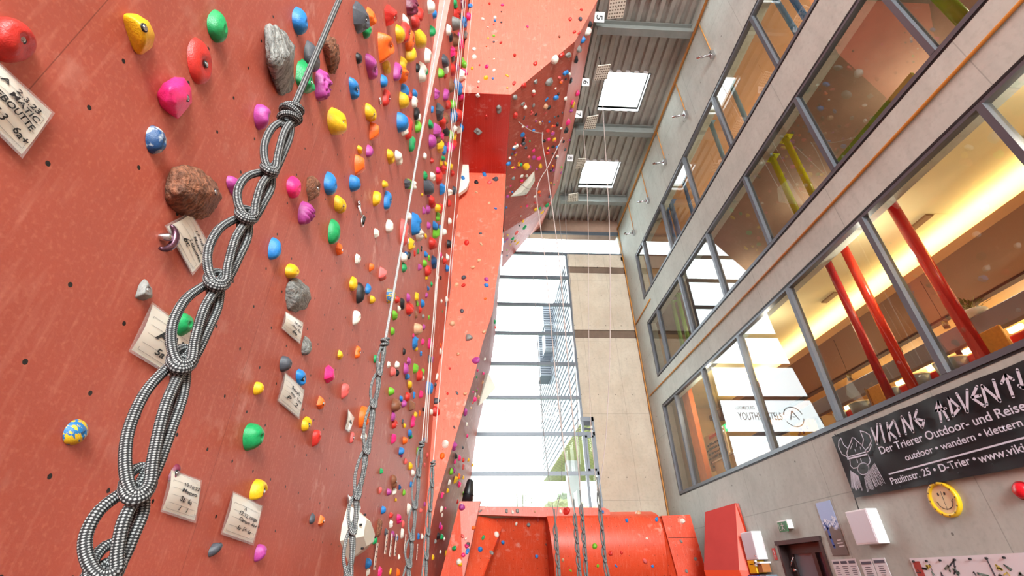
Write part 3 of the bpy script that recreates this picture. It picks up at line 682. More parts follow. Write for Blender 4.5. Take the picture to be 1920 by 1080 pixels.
sheet(6.98, 7.22, 1.3, 1.77, 'white notice with black heading, further from the door than its twin', True, 1, seed=4)
# long strip of pictorial sheets
s, x = paper(4.3, 6.56, 1.3, 1.745, 'picture_strip', 'long white strip of coloured climbing drawings on the concrete wall', 'poster', plain('strip white', (226, 226, 232), .6))
rr = random.Random(11)
pal = [(170, 60, 50), (70, 74, 84), (120, 150, 140), (216, 200, 90), (60, 60, 66), (130, 130, 120)]
for k_ in range(6):
    mb = MB()
    for i in range(12):
        y = rr.uniform(4.4, 6.5); z = rr.uniform(1.32, 1.66)
        strip(mb, [(y, z), (y+rr.uniform(-.05, .05), z+rr.uniform(-.07, .07)), (y+rr.uniform(-.07, .07), z+rr.uniform(-.06, .06))], rr.uniform(.008, .03), x-.001*k_)
    if k_ == 0: mb.box((x-.002, 6.42, 1.42), (x, 6.53, 1.71))
    if k_ == 1: mb.box((x-.002, 5.50, 1.3), (x, 5.515, 1.72)).box((x-.002, 5.02, 1.3), (x, 5.03, 1.72))
    mb.build('drawing', plain('drawing ink %d' % k_, pal[k_], .6), s)
for i in range(7):
    y = 6.5-i*.2
    tag(MB().cyl((x-.02, y, 1.71), (x, y, 1.71), .012, 10).build('magnet', M_black), 'round black magnet holding the strip of climbing drawings', 'magnet', 'black magnets on the picture strip')
# small red alarm call point and fire sign
s = thing('alarm_bell', 'round red alarm bell on the concrete wall at the picture edge', 'alarm', (XR, 4.77, 2.27))
MB().lathe((XR, 4.77, 2.28), [(.075, 0), (.075, .03), (.055, .06), (0, .065)], (-1, 0, 0), 24).build('dome', plain('alarm red', (214, 26, 40), .3), s)
MB().lathe((XR, 4.77, 2.28), [(.09, 0), (.09, .012), (0, .012)], (-1, 0, 0), 24).build('back_plate', plain('dark red plate', (150, 20, 26), .4), s)
s, x = paper(9.62, 9.72, 1.83, 2.02, 'fire_sign', 'narrow red fire equipment sign between white box and door', 'sign', plain('sign red', (206, 40, 30), .4))
mb = MB(); strip(mb, [(9.67, 1.98), (9.67, 1.93)], .02, x); strip(mb, [(9.65, 1.9), (9.65, 1.85)], .012, x); strip(mb, [(9.69, 1.91), (9.69, 1.85)], .012, x); mb.build('pictogram', M_white, s)
s = thing('suggestion_box', 'yellow letter box hanging under the white lock box', 'box', (XR-.1, 10.4, 1.6))
MB().box((XR-.2, 10.12, 1.62), (XR, 10.4, 1.84)).build('case', plain('post yellow', (244, 196, 10), .4), s, .01)
MB().box((XR-.205, 10.2, 1.77), (XR-.2, 10.32, 1.78)).build('slot', M_black, s)
s = thing('desk_shelf', 'white shelf bracket with cardboard box under the lock box', 'shelf', (XR-.1, 10.1, 1.7))
MB().box((XR-.22, 9.9, 1.78), (XR, 10.1, 1.81)).box((XR-.22, 10.06, 1.74), (XR-.18, 10.1, 1.84)).build('bracket', M_white, s)
tag(MB().box((XR-.18, 9.92, 1.64), (XR-.02, 10.08, 1.78)).build('cardboard_box', plain('cardboard', (176, 112, 60), .8)), 'small brown cardboard box below the white bracket', 'box')
s = thing('ticket_terminal', 'blue and grey terminal with a small screen beside the door', 'machine', (XR-.1, 10.0, 1.3))
MB().box((XR-.25, 10.05, 1.2), (XR, 10.42, 1.6)).build('blue_panel', plain('terminal blue', (30, 60, 120), .4), s, .01)
MB().box((XR-.22, 9.78, 1.2), (XR, 10.04, 1.6)).build('grey_panel', plain('terminal grey', (120, 136, 150), .4), s, .01)
MB().box((XR-.256, 10.12, 1.48), (XR-.25, 10.3, 1.58)).build('screen', plain('pale screen', (190, 196, 200), .3), s)

# smiling clock
cy, cz, rx_ = 5.67, 2.32, .195
s = thing('wall_clock', 'yellow rimmed clock with a smiling face on the concrete wall', 'clock', (XR, cy, cz))
def disc(y, z, r, x, n=40, ry=None): return [(x, y+math.cos(2*PI*i/n)*(ry or r), z+math.sin(2*PI*i/n)*r) for i in range(n)]
MB().lathe((XR, cy, cz), [(rx_, 0), (rx_, .03), (rx_*.97, .045), (rx_*.80, .045), (rx_*.78, .02), (0, .02)], (-1, 0, 0), 48).build('rim', plain('clock yellow', (232, 196, 36), .35), s)
mb = MB(); mb.add(disc(cy, cz, rx_*.79, XR-.023), [tuple(range(40))[::-1]]); mb.build('clock_face', plain('clock cream', (238, 222, 176), .5), s)
mb = MB(); x = XR-.027
for a in range(12): q = a*PI/6; mb.add(disc(cy+math.cos(q)*rx_*.89, cz+math.sin(q)*rx_*.89, .010, XR-.0465, 8), [tuple(range(8))[::-1]])
mb.build('hour_marks', plain('rim marks', (96, 70, 40), .5), s)
mb = MB()
mb.add(disc(cy+.045, cz+.06, .019, x, 14, .012), [tuple(range(14))[::-1]]); mb.add(disc(cy-.045, cz+.06, .019, x, 14, .012), [tuple(range(14))[::-1]])
strip(mb, [(cy+math.cos(q)*.10, cz-.02+math.sin(q)*.085) for q in [PI+i*PI/14 for i in range(15)]], .008, x)
strip(mb, [(cy+.115, cz-.01), (cy+.09, cz-.03)], .007, x); strip(mb, [(cy-.115, cz-.01), (cy-.09, cz-.03)], .007, x)
mb.build('smile', M_black, s)
mb = MB(); strip(mb, [(cy, cz), (cy-.012, cz+.085)], .008, x-.004); mb.build('hour_hand', M_black, s)
mb = MB(); strip(mb, [(cy, cz), (cy+.01, cz-.11)], .006, x-.004); mb.build('minute_hand', M_black, s)

# ---------------------------------------------------------------- banner
BX = XR-.045
ban = thing('wall_banner', 'black outdoor shop banner with white lettering and a viking drawing', 'banner', (BX, 5, 2.5))
g = G('black banner vinyl'); P, X, Y, Z = g.pos(); g.col((.016, .016, .019)); g.b.inputs['Roughness'].default_value = .5; g.b.inputs['Specular IOR Level'].default_value = .25
mb = MB(); NY, NZ = 90, 16; yA, yB_ = 7.07, 3.3
def bw_(y, z): return .018*math.sin(y*5.3+z*3.1)*math.sin((z-2.45)*3.3) + .010*math.sin(y*11-z*6)
def topz(y): return 3.41-.006*(7.07-y)
def botz(y): return 2.53-.022*(7.07-y)
vs = []
for i in range(NY+1):
    y = yA+(yB_-yA)*i/NY
    for j in range(NZ+1):
        z = botz(y)+(topz(y)-botz(y))*j/NZ; vs.append((BX+bw_(y, z), y-.03*(1-j/NZ)*0, z))
mb.add(vs, [(i*(NZ+1)+j, i*(NZ+1)+j+1, (i+1)*(NZ+1)+j+1, (i+1)*(NZ+1)+j) for i in range(NY) for j in range(NZ)], True)
mb.build('cloth', g.m, ban)
M_print = plain('white banner print', (212, 218, 234), .5)
def text_obj(body, p0, p1, height, mat, parent, name, X=None, ax=None, up=None, nrm=None, squeeze=True):
    """flat text from point p0 to p1 (baseline), letter height given; lies in the plane spanned by the baseline and up"""
    cu = bpy.data.curves.new(name, 'FONT'); cu.body = body; cu.size = 1; cu.extrude = 0.0; cu.offset = 0.012
    o = bpy.data.objects.new(name, cu); C.objects.link(o); bpy.context.view_layer.update()
    wd = max(.01, o.dimensions.x)
    p0 = Vector(p0); p1 = Vector(p1); a = p1-p0; L = a.length; a.normalize(); up = Vector(up or (0, 0, 1)); up = (up-a*up.dot(a)).normalized()
    nn = a.cross(up)
    sx = L/wd; sy = height/.73
    M = Matrix((a*sx, up*sy, nn)).transposed().to_4x4(); M.translation = p0
    # bake into a mesh so that print is part geometry
    dg = bpy.context.evaluated_depsgraph_get(); me = bpy.data.meshes.new_from_object(o.evaluated_get(dg)); bpy.data.objects.remove(o); bpy.data.curves.remove(cu)
    me.transform(M)
    me.materials.clear(); me.materials.append(mat)
    ob = bpy.data.objects.new(name, me); C.objects.link(ob)
    if parent: ob.parent = parent; ob.matrix_parent_inverse = world_of(parent).inverted()
    return ob
TX = BX-.032
def bpt(px, py): return onX(px, py, TX)
def btext(body, a, b_, h, name='lettering'):
    A, B_ = bpt(*a), bpt(*b_); return text_obj(body, A, B_, h, M_print, ban, name)
btext('Der Trierer Outdoor- und Reise', (1651, 852), (1925, 768), .098)
btext('outdoor \u2022 wandern \u2022 klettern', (1699, 864), (1919, 798), .080)
btext('Paulinstr. 25 \u2022 D-Trier \u2022', (1672, 909), (1832, 867), .086)
btext('www.viki', (1838, 868), (1925, 846), .088)
mb = MB(); a, b_ = bpt(1667, 889), bpt(1930, 818); mb2 = [(a.y, a.z), (b_.y, b_.z)]; strip(mb, mb2, .018, TX); mb.build('rule_line', M_print, ban)
# runic headline, one mesh per letter
for strokes in ([[(305, 512), (352, 630), (352, 480)]], [[(374, 478), (410, 615)]], [[(428, 470), (452, 605)], [(478, 450), (437, 530), (500, 588)]], [[(488, 462), (528, 568)]], [[(575, 555), (542, 420), (632, 540), (602, 392)]], [[(660, 370), (640, 438), (704, 505), (716, 450), (664, 440)]],
                [[(850, 458), (826, 302), (905, 442)], [(808, 375), (886, 355)], [(808, 375), (826, 302)]], [[(905, 272), (942, 415), (993, 352), (905, 272)]], [[(970, 240), (1054, 385), (1052, 212)]], [[(1128, 185), (1090, 272), (1188, 340)], [(1095, 270), (1155, 256)]], [[(1206, 325), (1166, 178), (1308, 300), (1256, 135)]],
                [[(1350, 95), (1410, 265)], [(1320, 160), (1350, 95), (1410, 132)]], [[(1442, 55), (1487, 195)], [(1455, 178), (1487, 198), (1530, 165)]], [[(1548, 120), (1512, 20)]]):
    mb = MB()
    for st_ in strokes:
        q = [bpt(1560+a/4.153, 680+b__/4.153) for a, b__ in st_]; strip(mb, [(p.y, p.z) for p in q], .031, TX)
    mb.build('headline_letter', M_print, ban)
# viking drawing
def bl(pts, w=.014, name='drawing_line'):
    q = [bpt(*p) for p in pts]; mb = MB(); strip(mb, [(p.y, p.z) for p in q], w, TX); return mb
mb = MB()
def dr(pts, w=.013):
    q = [bpt(1540+a/3.6, 660+b__/3.6) for a, b__ in pts]; strip(mb, [(p.y, p.z) for p in q], w, TX)
dr([(178, 722), (172, 680), (185, 640), (200, 605), (208, 578), (222, 580), (240, 600), (270, 625), (292, 655), (312, 690)]); dr([(178, 722), (312, 690)], .022); dr([(182, 708), (308, 672)])
dr([(185, 715), (140, 690), (116, 640), (118, 600), (132, 580), (150, 625), (178, 650)]); dr([(300, 660), (320, 640), (338, 600), (325, 560), (295, 540), (262, 532), (285, 590), (278, 625)]); dr([(300, 680), (325, 665), (338, 625)])
dr([(192, 725), (196, 765), (215, 785), (245, 780)]); dr([(318, 700), (330, 730), (325, 750), (308, 765)])
dr([(283+38*math.cos(a), 788+40*math.sin(a)) for a in [i*PI/10 for i in range(21)]])
dr([(240, 725), (245, 745)], .016); dr([(265, 720), (270, 738)], .016)
dr([(235, 610), (238, 640)], .009); dr([(225, 655), (232, 675)], .009); dr([(262, 640), (268, 662)], .009); dr([(210, 620), (196, 655)], .009)
rr = random.Random(4)
for i in range(17): dr([(196+i*3.3, 800+i*2.2), (205+i*4.6, 925+rr.uniform(-14, 14))], .0065)
for i in range(20): dr([(290+i*3.6, 845-i*5), (312+i*6.2, 938-i*3.2+rr.uniform(-12, 12))], .0065)
mb.build('viking_drawing', M_print, ban)
mb = MB()
for p in ((1568, 818), (1603, 934)): 
    q = bpt(*p); mb.tube([q, q+Vector((.03, .06, .05 if p[1] < 900 else -.28))], .008, 6)
for px, py in ((1688, 914), (1740, 905), (1797, 889), (1861, 873), (1645, 922)):
    q = bpt(px, py); mb.cyl(q+Vector((-.004, 0, .01)), q+Vector((.004, 0, .01)), .012, 8)
mb.build('tie_cords', M_black, ban)

# ---------------------------------------------------------------- decal on the back window, reads from outside
dec = thing('window_decal', 'white hostel lettering and round emblem stuck on the back window', 'decal', (1.6, YB+.04, 5.8))
DY = YB+.035
M_dec = plain('white decal film', (205, 208, 210), .7)
text_obj('YOUTHHOSTELS', (2.62, DY, 5.95), (1.12, DY, 5.95), .26, M_dec, dec, 'lettering', up=(0, 0, 1))
text_obj('LUXEMBOURG', (2.66, DY, 6.3), (2.0, DY, 6.3), .12, M_dec, dec, 'small_lettering', up=(0, 0, 1))
mb = MB()
def ring(cx, cz, r, w, a0, a1, n=40):
    vs = []
    for i in range(n+1):
        q = a0+(a1-a0)*i/n; vs += [(cx+math.cos(q)*(r-w/2), DY, cz+math.sin(q)*(r-w/2)), (cx+math.cos(q)*(r+w/2), DY, cz+math.sin(q)*(r+w/2))]
    mb.add(vs, [(2*i, 2*i+1, 2*i+3, 2*i+2) for i in range(n)])
ring(.72, 6.05, .33, .035, 0.2, 2.9); ring(.72, 6.05, .33, .03, 3.3, 5.8)
for a, b_ in (((.86, 5.95), (.72, 6.25)), ((.72, 6.25), (.56, 5.95)), ((.76, 6.05), (.68, 6.05))):
    v = Vector((b_[0]-a[0], 0, b_[1]-a[1])); nn = Vector((-v.z, 0, v.x)).normalized()*.02
    mb.add([Vector((a[0], DY, a[1]))+nn, Vector((a[0], DY, a[1]))-nn, Vector((b_[0], DY, b_[1]))-nn, Vector((b_[0], DY, b_[1]))+nn], [(0, 1, 2, 3)])
mb.build('emblem', M_dec, dec)

# ---------------------------------------------------------------- outside
M_clad = plain('light metal cladding', (112, 116, 124), .5, vary=.06, nscale=1)
XE = 3.35
bl_ = thing('neighbour_building', 'pale louvred building wing seen outside the back window', 'building', (4, 20, 0))
MB().box((XE, 15.4, 6.16), (10, 26.5, 13.1)).build('wing', plain('metal cladding', (84, 88, 96), .5, vary=.06, nscale=1), bl_)
mb = MB()
for i in range(24): mb.box((XE-.03, 15.4, 6.3+i*.28), (XE, 26.4, 6.35+i*.28))
mb.build('louvres', plain('louvre grey', (80, 84, 92), .5), bl_)
for (px0, px1, py0, py1, yy) in ((1018, 1053, 575, 610, 20), (1021, 1054, 614, 652, 20), (1010, 1032, 628, 704, 21.5)):
    p_ = onY(px0, py0, yy); q_ = onY(px1, py1, yy)
    mb = MB(); mb.box((p_.x, yy, q_.z), (XE+.6, yy+1.2, p_.z)); mb.cur = 1
    for i in range(int((p_.z-q_.z)/.13)): mb.box((p_.x-.02, yy-.03, q_.z+i*.13), (XE+.5, yy, q_.z+i*.13+.05))
    mb.build('bay_window', [plain('bay grey', (72, 78, 88), .5), plain('louvre pale', (112, 116, 124), .5)], bl_)
g = G('striped green soffit'); P, X, Y, Z = g.pos()
sv = g.math('FRACT', g.math('MULTIPLY', g.math('ADD', X, g.math('MULTIPLY', Y, .55)), 4.2)); g.col(g.mix(g.math('GREATER_THAN', sv, .5), lin((44, 46, 12)), lin((98, 100, 48))))
MB().box((XE-.02, 15.3, 6.06), (10, 26.6, 6.16)).build('soffit', g.m, bl_)
MB().box((3.75, 21.4, 0), (4.25, 21.9, 6.06)).build('pillar', plain('pale pillar', (118, 120, 118), .7), bl_)
mb = MB(); NX = 24
vs = []; 
for i in range(NX+1):
    for j in range(13):
        x = -120+240*i/NX; y = 22+200*j/12; d = max(0, (y-60)/160)
        vs.append((x, y, -.3+d*30+2.0*noise.noise(Vector((x*.03, y*.03, 0)))*d*3))
mb.add(vs, [(i*13+j, (i+1)*13+j, (i+1)*13+j+1, i*13+j+1) for i in range(NX) for j in range(12)], True)
struct('ground_meadow', mb, plain('pale meadow', (84, 92, 48), .9, vary=.2, nscale=.2))
rr = random.Random(21)
for i in range(9):
    x = -12+i*7.6+rr.uniform(-.4, .4); y = 120+(i % 2)*26; z0 = max(0, (y-60)/160)*30-1.5; r = rr.uniform(3.0, 3.7)
    if i in (7, 8): r *= .7
    word = ['wide', 'tall', 'round', 'ragged', 'low', 'leaning', 'broad', 'stunted', 'slender'][i]
    t = thing('far_tree', f'hazy {word} tree on the meadow slope outside the back window', 'tree', (x, y, z0), 'hazy trees on the slope outside')
    bm = bmesh.new(); bmesh.ops.create_icosphere(bm, subdivisions=4, radius=1)
    for v in bm.verts:
        d = 1+.35*noise.noise(v.co*2.1+Vector((i*7, 0, 0)))+.18*noise.noise(v.co*6+Vector((i, 3, 0)))
        v.co = Vector((v.co.x*r*d*1.15, v.co.y*r*d, v.co.z*r*d*.95))+Vector((x, y, z0+r*1.5))
    me = bpy.data.meshes.new('crown'); bm.to_mesh(me); bm.free(); me.materials.append(plain('hazy foliage %d' % (i % 3), [(76, 84, 54), (88, 90, 56), (74, 82, 62)][i % 3], .9, vary=.2, nscale=.9))
    o = bpy.data.objects.new('crown', me); C.objects.link(o); o.parent = t; o.matrix_parent_inverse = world_of(t).inverted()
    MB().cyl((x, y, z0-1), (x, y, z0+r), .3, 8).build('trunk', plain('bark', (90, 74, 60), .9), t)

# ---------------------------------------------------------------- climbing holds
TREE = BVHTree.FromPolygons(SURF_V, SURF_F)
COL = {'Y': ('yellow', (226, 176, 24)), 'O': ('orange', (244, 104, 24)), 'R': ('red', (200, 44, 36)), 'P': ('pink', (236, 40, 120)), 'V': ('purple', (168, 62, 140)),
       'B': ('blue', (30, 120, 190)), 'G': ('green', (16, 150, 84)), 'L': ('lime green', (110, 184, 44)), 'W': ('white', (232, 226, 214)), 'K': ('black', (26, 26, 30)),
       'D': ('dark grey', (70, 74, 82)), 'N': ('brown', (130, 82, 58)), 'A': ('grey', (134, 134, 130)), 'S': ('salmon', (216, 92, 88)), 'T': ('beige', (206, 160, 124)), 'M': ('maroon', (110, 34, 60)), 'C': ('dark blue', (22, 70, 120))}
def hold_mat(c, style='plain'):
    nm = 'hold %s %s' % (COL[c][0], style)
    if nm in MC: return MC[nm]
    g = G(nm); b = lin(COL[c][1]); tc = g.n('ShaderNodeTexCoord').outputs['Object']
    n = g.noise(9, 3, vec=tc); cc = g.mix(g.ramp(n, .35, .7), tuple(v*.86 for v in b), tuple(min(1, v*1.08) for v in b))
    if style == 'rock':
        s_ = g.noise(5, 6, vec=tc, sc=(5, .8, 1), rough=.7); cc = g.mix(g.ramp(s_, .42, .6), tuple(v*.45 for v in b), tuple(min(1, v*1.25) for v in b))
    if style == 'swirl':
        s_ = g.noise(3.2, 2, vec=tc, sc=(1, 2.5, 1)); cc = g.mix(g.ramp(s_, .48, .53), lin((24, 104, 160)), lin((206, 168, 30)))
    if style == 'chalky':
        cc = g.mix(g.ramp(g.noise(2.5, 3, vec=tc), .5, .62), cc, lin((190, 196, 196)))
    g.col(cc); g.b.inputs['Roughness'].default_value = .42 if style != 'rock' else .75
    bp = g.n('ShaderNodeBump'); bp.inputs['Strength'].default_value = .5 if style == 'rock' else .18; bp.inputs['Distance'].default_value = .05
    g.t.links.new(g.noise(26 if style != 'rock' else 12, 4, vec=tc), bp.inputs['Height']); g.t.links.new(bp.outputs[0], g.b.inputs['Normal'])
    MC[nm] = g.m; return g.m
SHAPE = {'egg': 'egg-shaped', 'jug': 'crescent', 'tri': 'wedge', 'rock': 'rocky', 'bean': 'bean-shaped', 'block': 'angular', 'rib': 'ribbed', 'dome': 'domed', 'leaf': 'leaf-shaped', 'half': 'half-disc', 'horn': 'horn-shaped', 'slab': 'slab-like', 'star': 'faceted', 'oval': 'oval', 'crinkle': 'crinkled'}
HM = {}
def hold_mesh(kind, var, c, style='plain', hi=False):
    """unit hold: x and y span about -.5 to .5 on the wall, z is how far it stands out"""
    key = (kind, var, c, style, hi)
    if key in HM: return HM[key]
    NT, NR = (40, 16) if hi else (14, 6)
    rr = random.Random(hash_(kind)+var*17); off = Vector((rr.uniform(0, 50), rr.uniform(0, 50), 0))
    D = {'egg': .42, 'jug': .5, 'tri': .45, 'rock': .4, 'bean': .42, 'block': .45, 'rib': .45, 'dome': .6, 'leaf': .38, 'half': .45, 'horn': .55, 'slab': .33, 'star': .42, 'oval': .42, 'crinkle': .42}[kind]
    flat = kind in ('rock', 'block', 'slab', 'star', 'tri')
    def rad(t):
        c_, s_ = math.cos(t), math.sin(t)
        if kind == 'egg': return .5/math.sqrt((c_/(.80-.22*s_))**2+s_**2)
        if kind == 'oval': return .5/math.sqrt((c_/.72)**2+s_**2)
        if kind == 'leaf': return .5/math.sqrt((c_/.62)**2+(s_)**2)*(1+.12*abs(s_)**8)
        if kind in ('dome',): return .5*(1+.04*math.sin(3*t))
        if kind == 'bean': return .5*(.62+.38*s_*s_)*(1-.22*max(0, c_)**3)
        if kind == 'half': return .5*(1 if s_ > -.2 else 1-.45*(-.2-s_)/.8)
        if kind == 'jug': return .5*(1-.32*max(0, math.cos(t-PI*.85))**2)
        if kind == 'horn': return .5*(.55+.45*max(0, math.cos(t+2.2))**1.5)
        ks = {'tri': 3, 'rock': 6, 'block': 4, 'slab': 5, 'star': 5, 'rib': 0, 'crinkle': 0}[kind]
        if ks:
            a0 = {'tri': PI/2, 'slab': .5}.get(kind, rr0)
            u = (t-a0) % (2*PI/ks)-PI/ks; base = math.cos(PI/ks)/math.cos(u)
            k_ = .55 if kind == 'tri' else .8
            return .5*((1-k_)+k_*base)*(1+.12*noise.noise(Vector((c_*1.3, s_*1.3, var*3.1))+off))
        return .5/math.sqrt((c_/.74)**2+s_**2)*(1+(.10 if kind == 'crinkle' else .03)*noise.noise(Vector((c_*3, s_*3, var))+off))
    rr0 = rr.uniform(0, 3)
    ax, ay = {'egg': (0, -.10), 'jug': (.18, 0.02), 'tri': (0.02, -.12), 'rock': (.1, .05), 'dome': (0, 0), 'horn': (.12, .12), 'slab': (.06, .10)}.get(kind, (.04, -.04))
    bolt_r = .12
    vs = []; ring = []
    for j in range(NR+1):
        r_ = (j/NR)
        for i in range(NT):
            t = 2*PI*i/NT; R = rad(t)*r_; x, y = R*math.cos(t), R*math.sin(t)
            h = (1-r_**(2.6 if not flat else 1.7))**(.62 if not flat else .8)
            if flat: h = min(h*1.35, 1.0)*(.85+.3*noise.noise(Vector((x*3, y*3, var))+off))
            if kind == 'rib': h *= 1+.16*math.sin(y*38+x*8)
            if kind == 'crinkle': h *= 1+.45*noise.noise(Vector((x*8, y*8, var))+off)
            if kind == 'jug':
                d = math.hypot(x+.30, y-.02); h *= (1-.62*math.exp(-(d/.21)**2))
            if kind in ('half', 'leaf'): d = math.hypot(x-.02, (y+.05)*.7); h *= (1-.45*math.exp(-(d/.16)**2))
            if kind == 'bean': h *= 1-.35*math.exp(-((y/.16)**2))
            if kind == 'slab': h *= 1 - .45*max(0, y) + (.25 if y < 0 else 0)*abs(y)
            h *= 1+.10*noise.noise(Vector((x*4, y*4, var*2+5))+off)
            z = D*h; f = (1-r_)
            if hi and r_ < .2: z -= .07*D*(1-(r_/.2)**3)+.02
            vs.append((x+ax*h*.9, y+ay*h*.9, z if r_ < 1 else -.01))
    fs = []
    for j in range(NR):
        for i in range(NT):
            q = (i+1) % NT
            if j == 0: fs.append((i, NT+i, NT+q)) if i >= 0 else None
            else: fs.append((j*NT+i, (j+1)*NT+i, (j+1)*NT+q, j*NT+q))
    me = bpy.data.meshes.new('hold_'+kind); me.from_pydata(vs, [], fs)
    bm = bmesh.new(); bm.from_mesh(me); bmesh.ops.remove_doubles(bm, verts=bm.verts, dist=1e-5); bmesh.ops.recalc_face_normals(bm, faces=bm.faces); bm.to_mesh(me); bm.free()
    me.polygons.foreach_set('use_smooth', [not (flat and kind != 'tri')]*len(me.polygons)); me.materials.append(hold_mat(c, style)); me.update()
    HM[key] = me
    me['apex'] = (ax*.9, ay*.9, D*.80)
    return me
def hash_(s): return sum(ord(c)*(i+3) for i, c in enumerate(s))
# bolt shared by the large holds
bmb = MB(); bmb.lathe((0, 0, -.02), [(.115, -.02), (.115, .012), (.09, .02), (.075, 0.0), (0, -.005)], n=20); bmb.cur = 1
bmb.tube([(.0, 0, -.02), (0, 0, .02)], .055, 6); bmb.lathe((0, 0, 0), [(.078, -.01), (.078, .012), (.062, .016), (.06, 0)], n=18)
BOLT = bmb.mesh('bolt', [M_black, M_chrome])

def hit(px, py):
    d = ray(px, py).normalized(); loc, nrm, idx, dist = TREE.ray_cast(EYE, d)
    if loc is None: return None
    if nrm.dot(d) > 0: nrm = -nrm
    return loc, nrm
def frame_at(loc, nrm, roll=0.0):
    up = Vector((0, 0, 1))-nrm*nrm.z
    if up.length < .2: up = Vector((0, 1, 0))-nrm*nrm.y
    up.normalize(); rt = up.cross(nrm).normalized()
    M = Matrix((rt, up, nrm)).transposed()
    return M @ Matrix.Rotation(roll, 3, 'Z')
def px_per_m(loc, nrm):
    F_ = frame_at(loc, nrm); a = Vector(proj(loc+F_.col[1]*.05)); b = Vector(proj(loc-F_.col[1]*.05)); return (a-b).length/.1

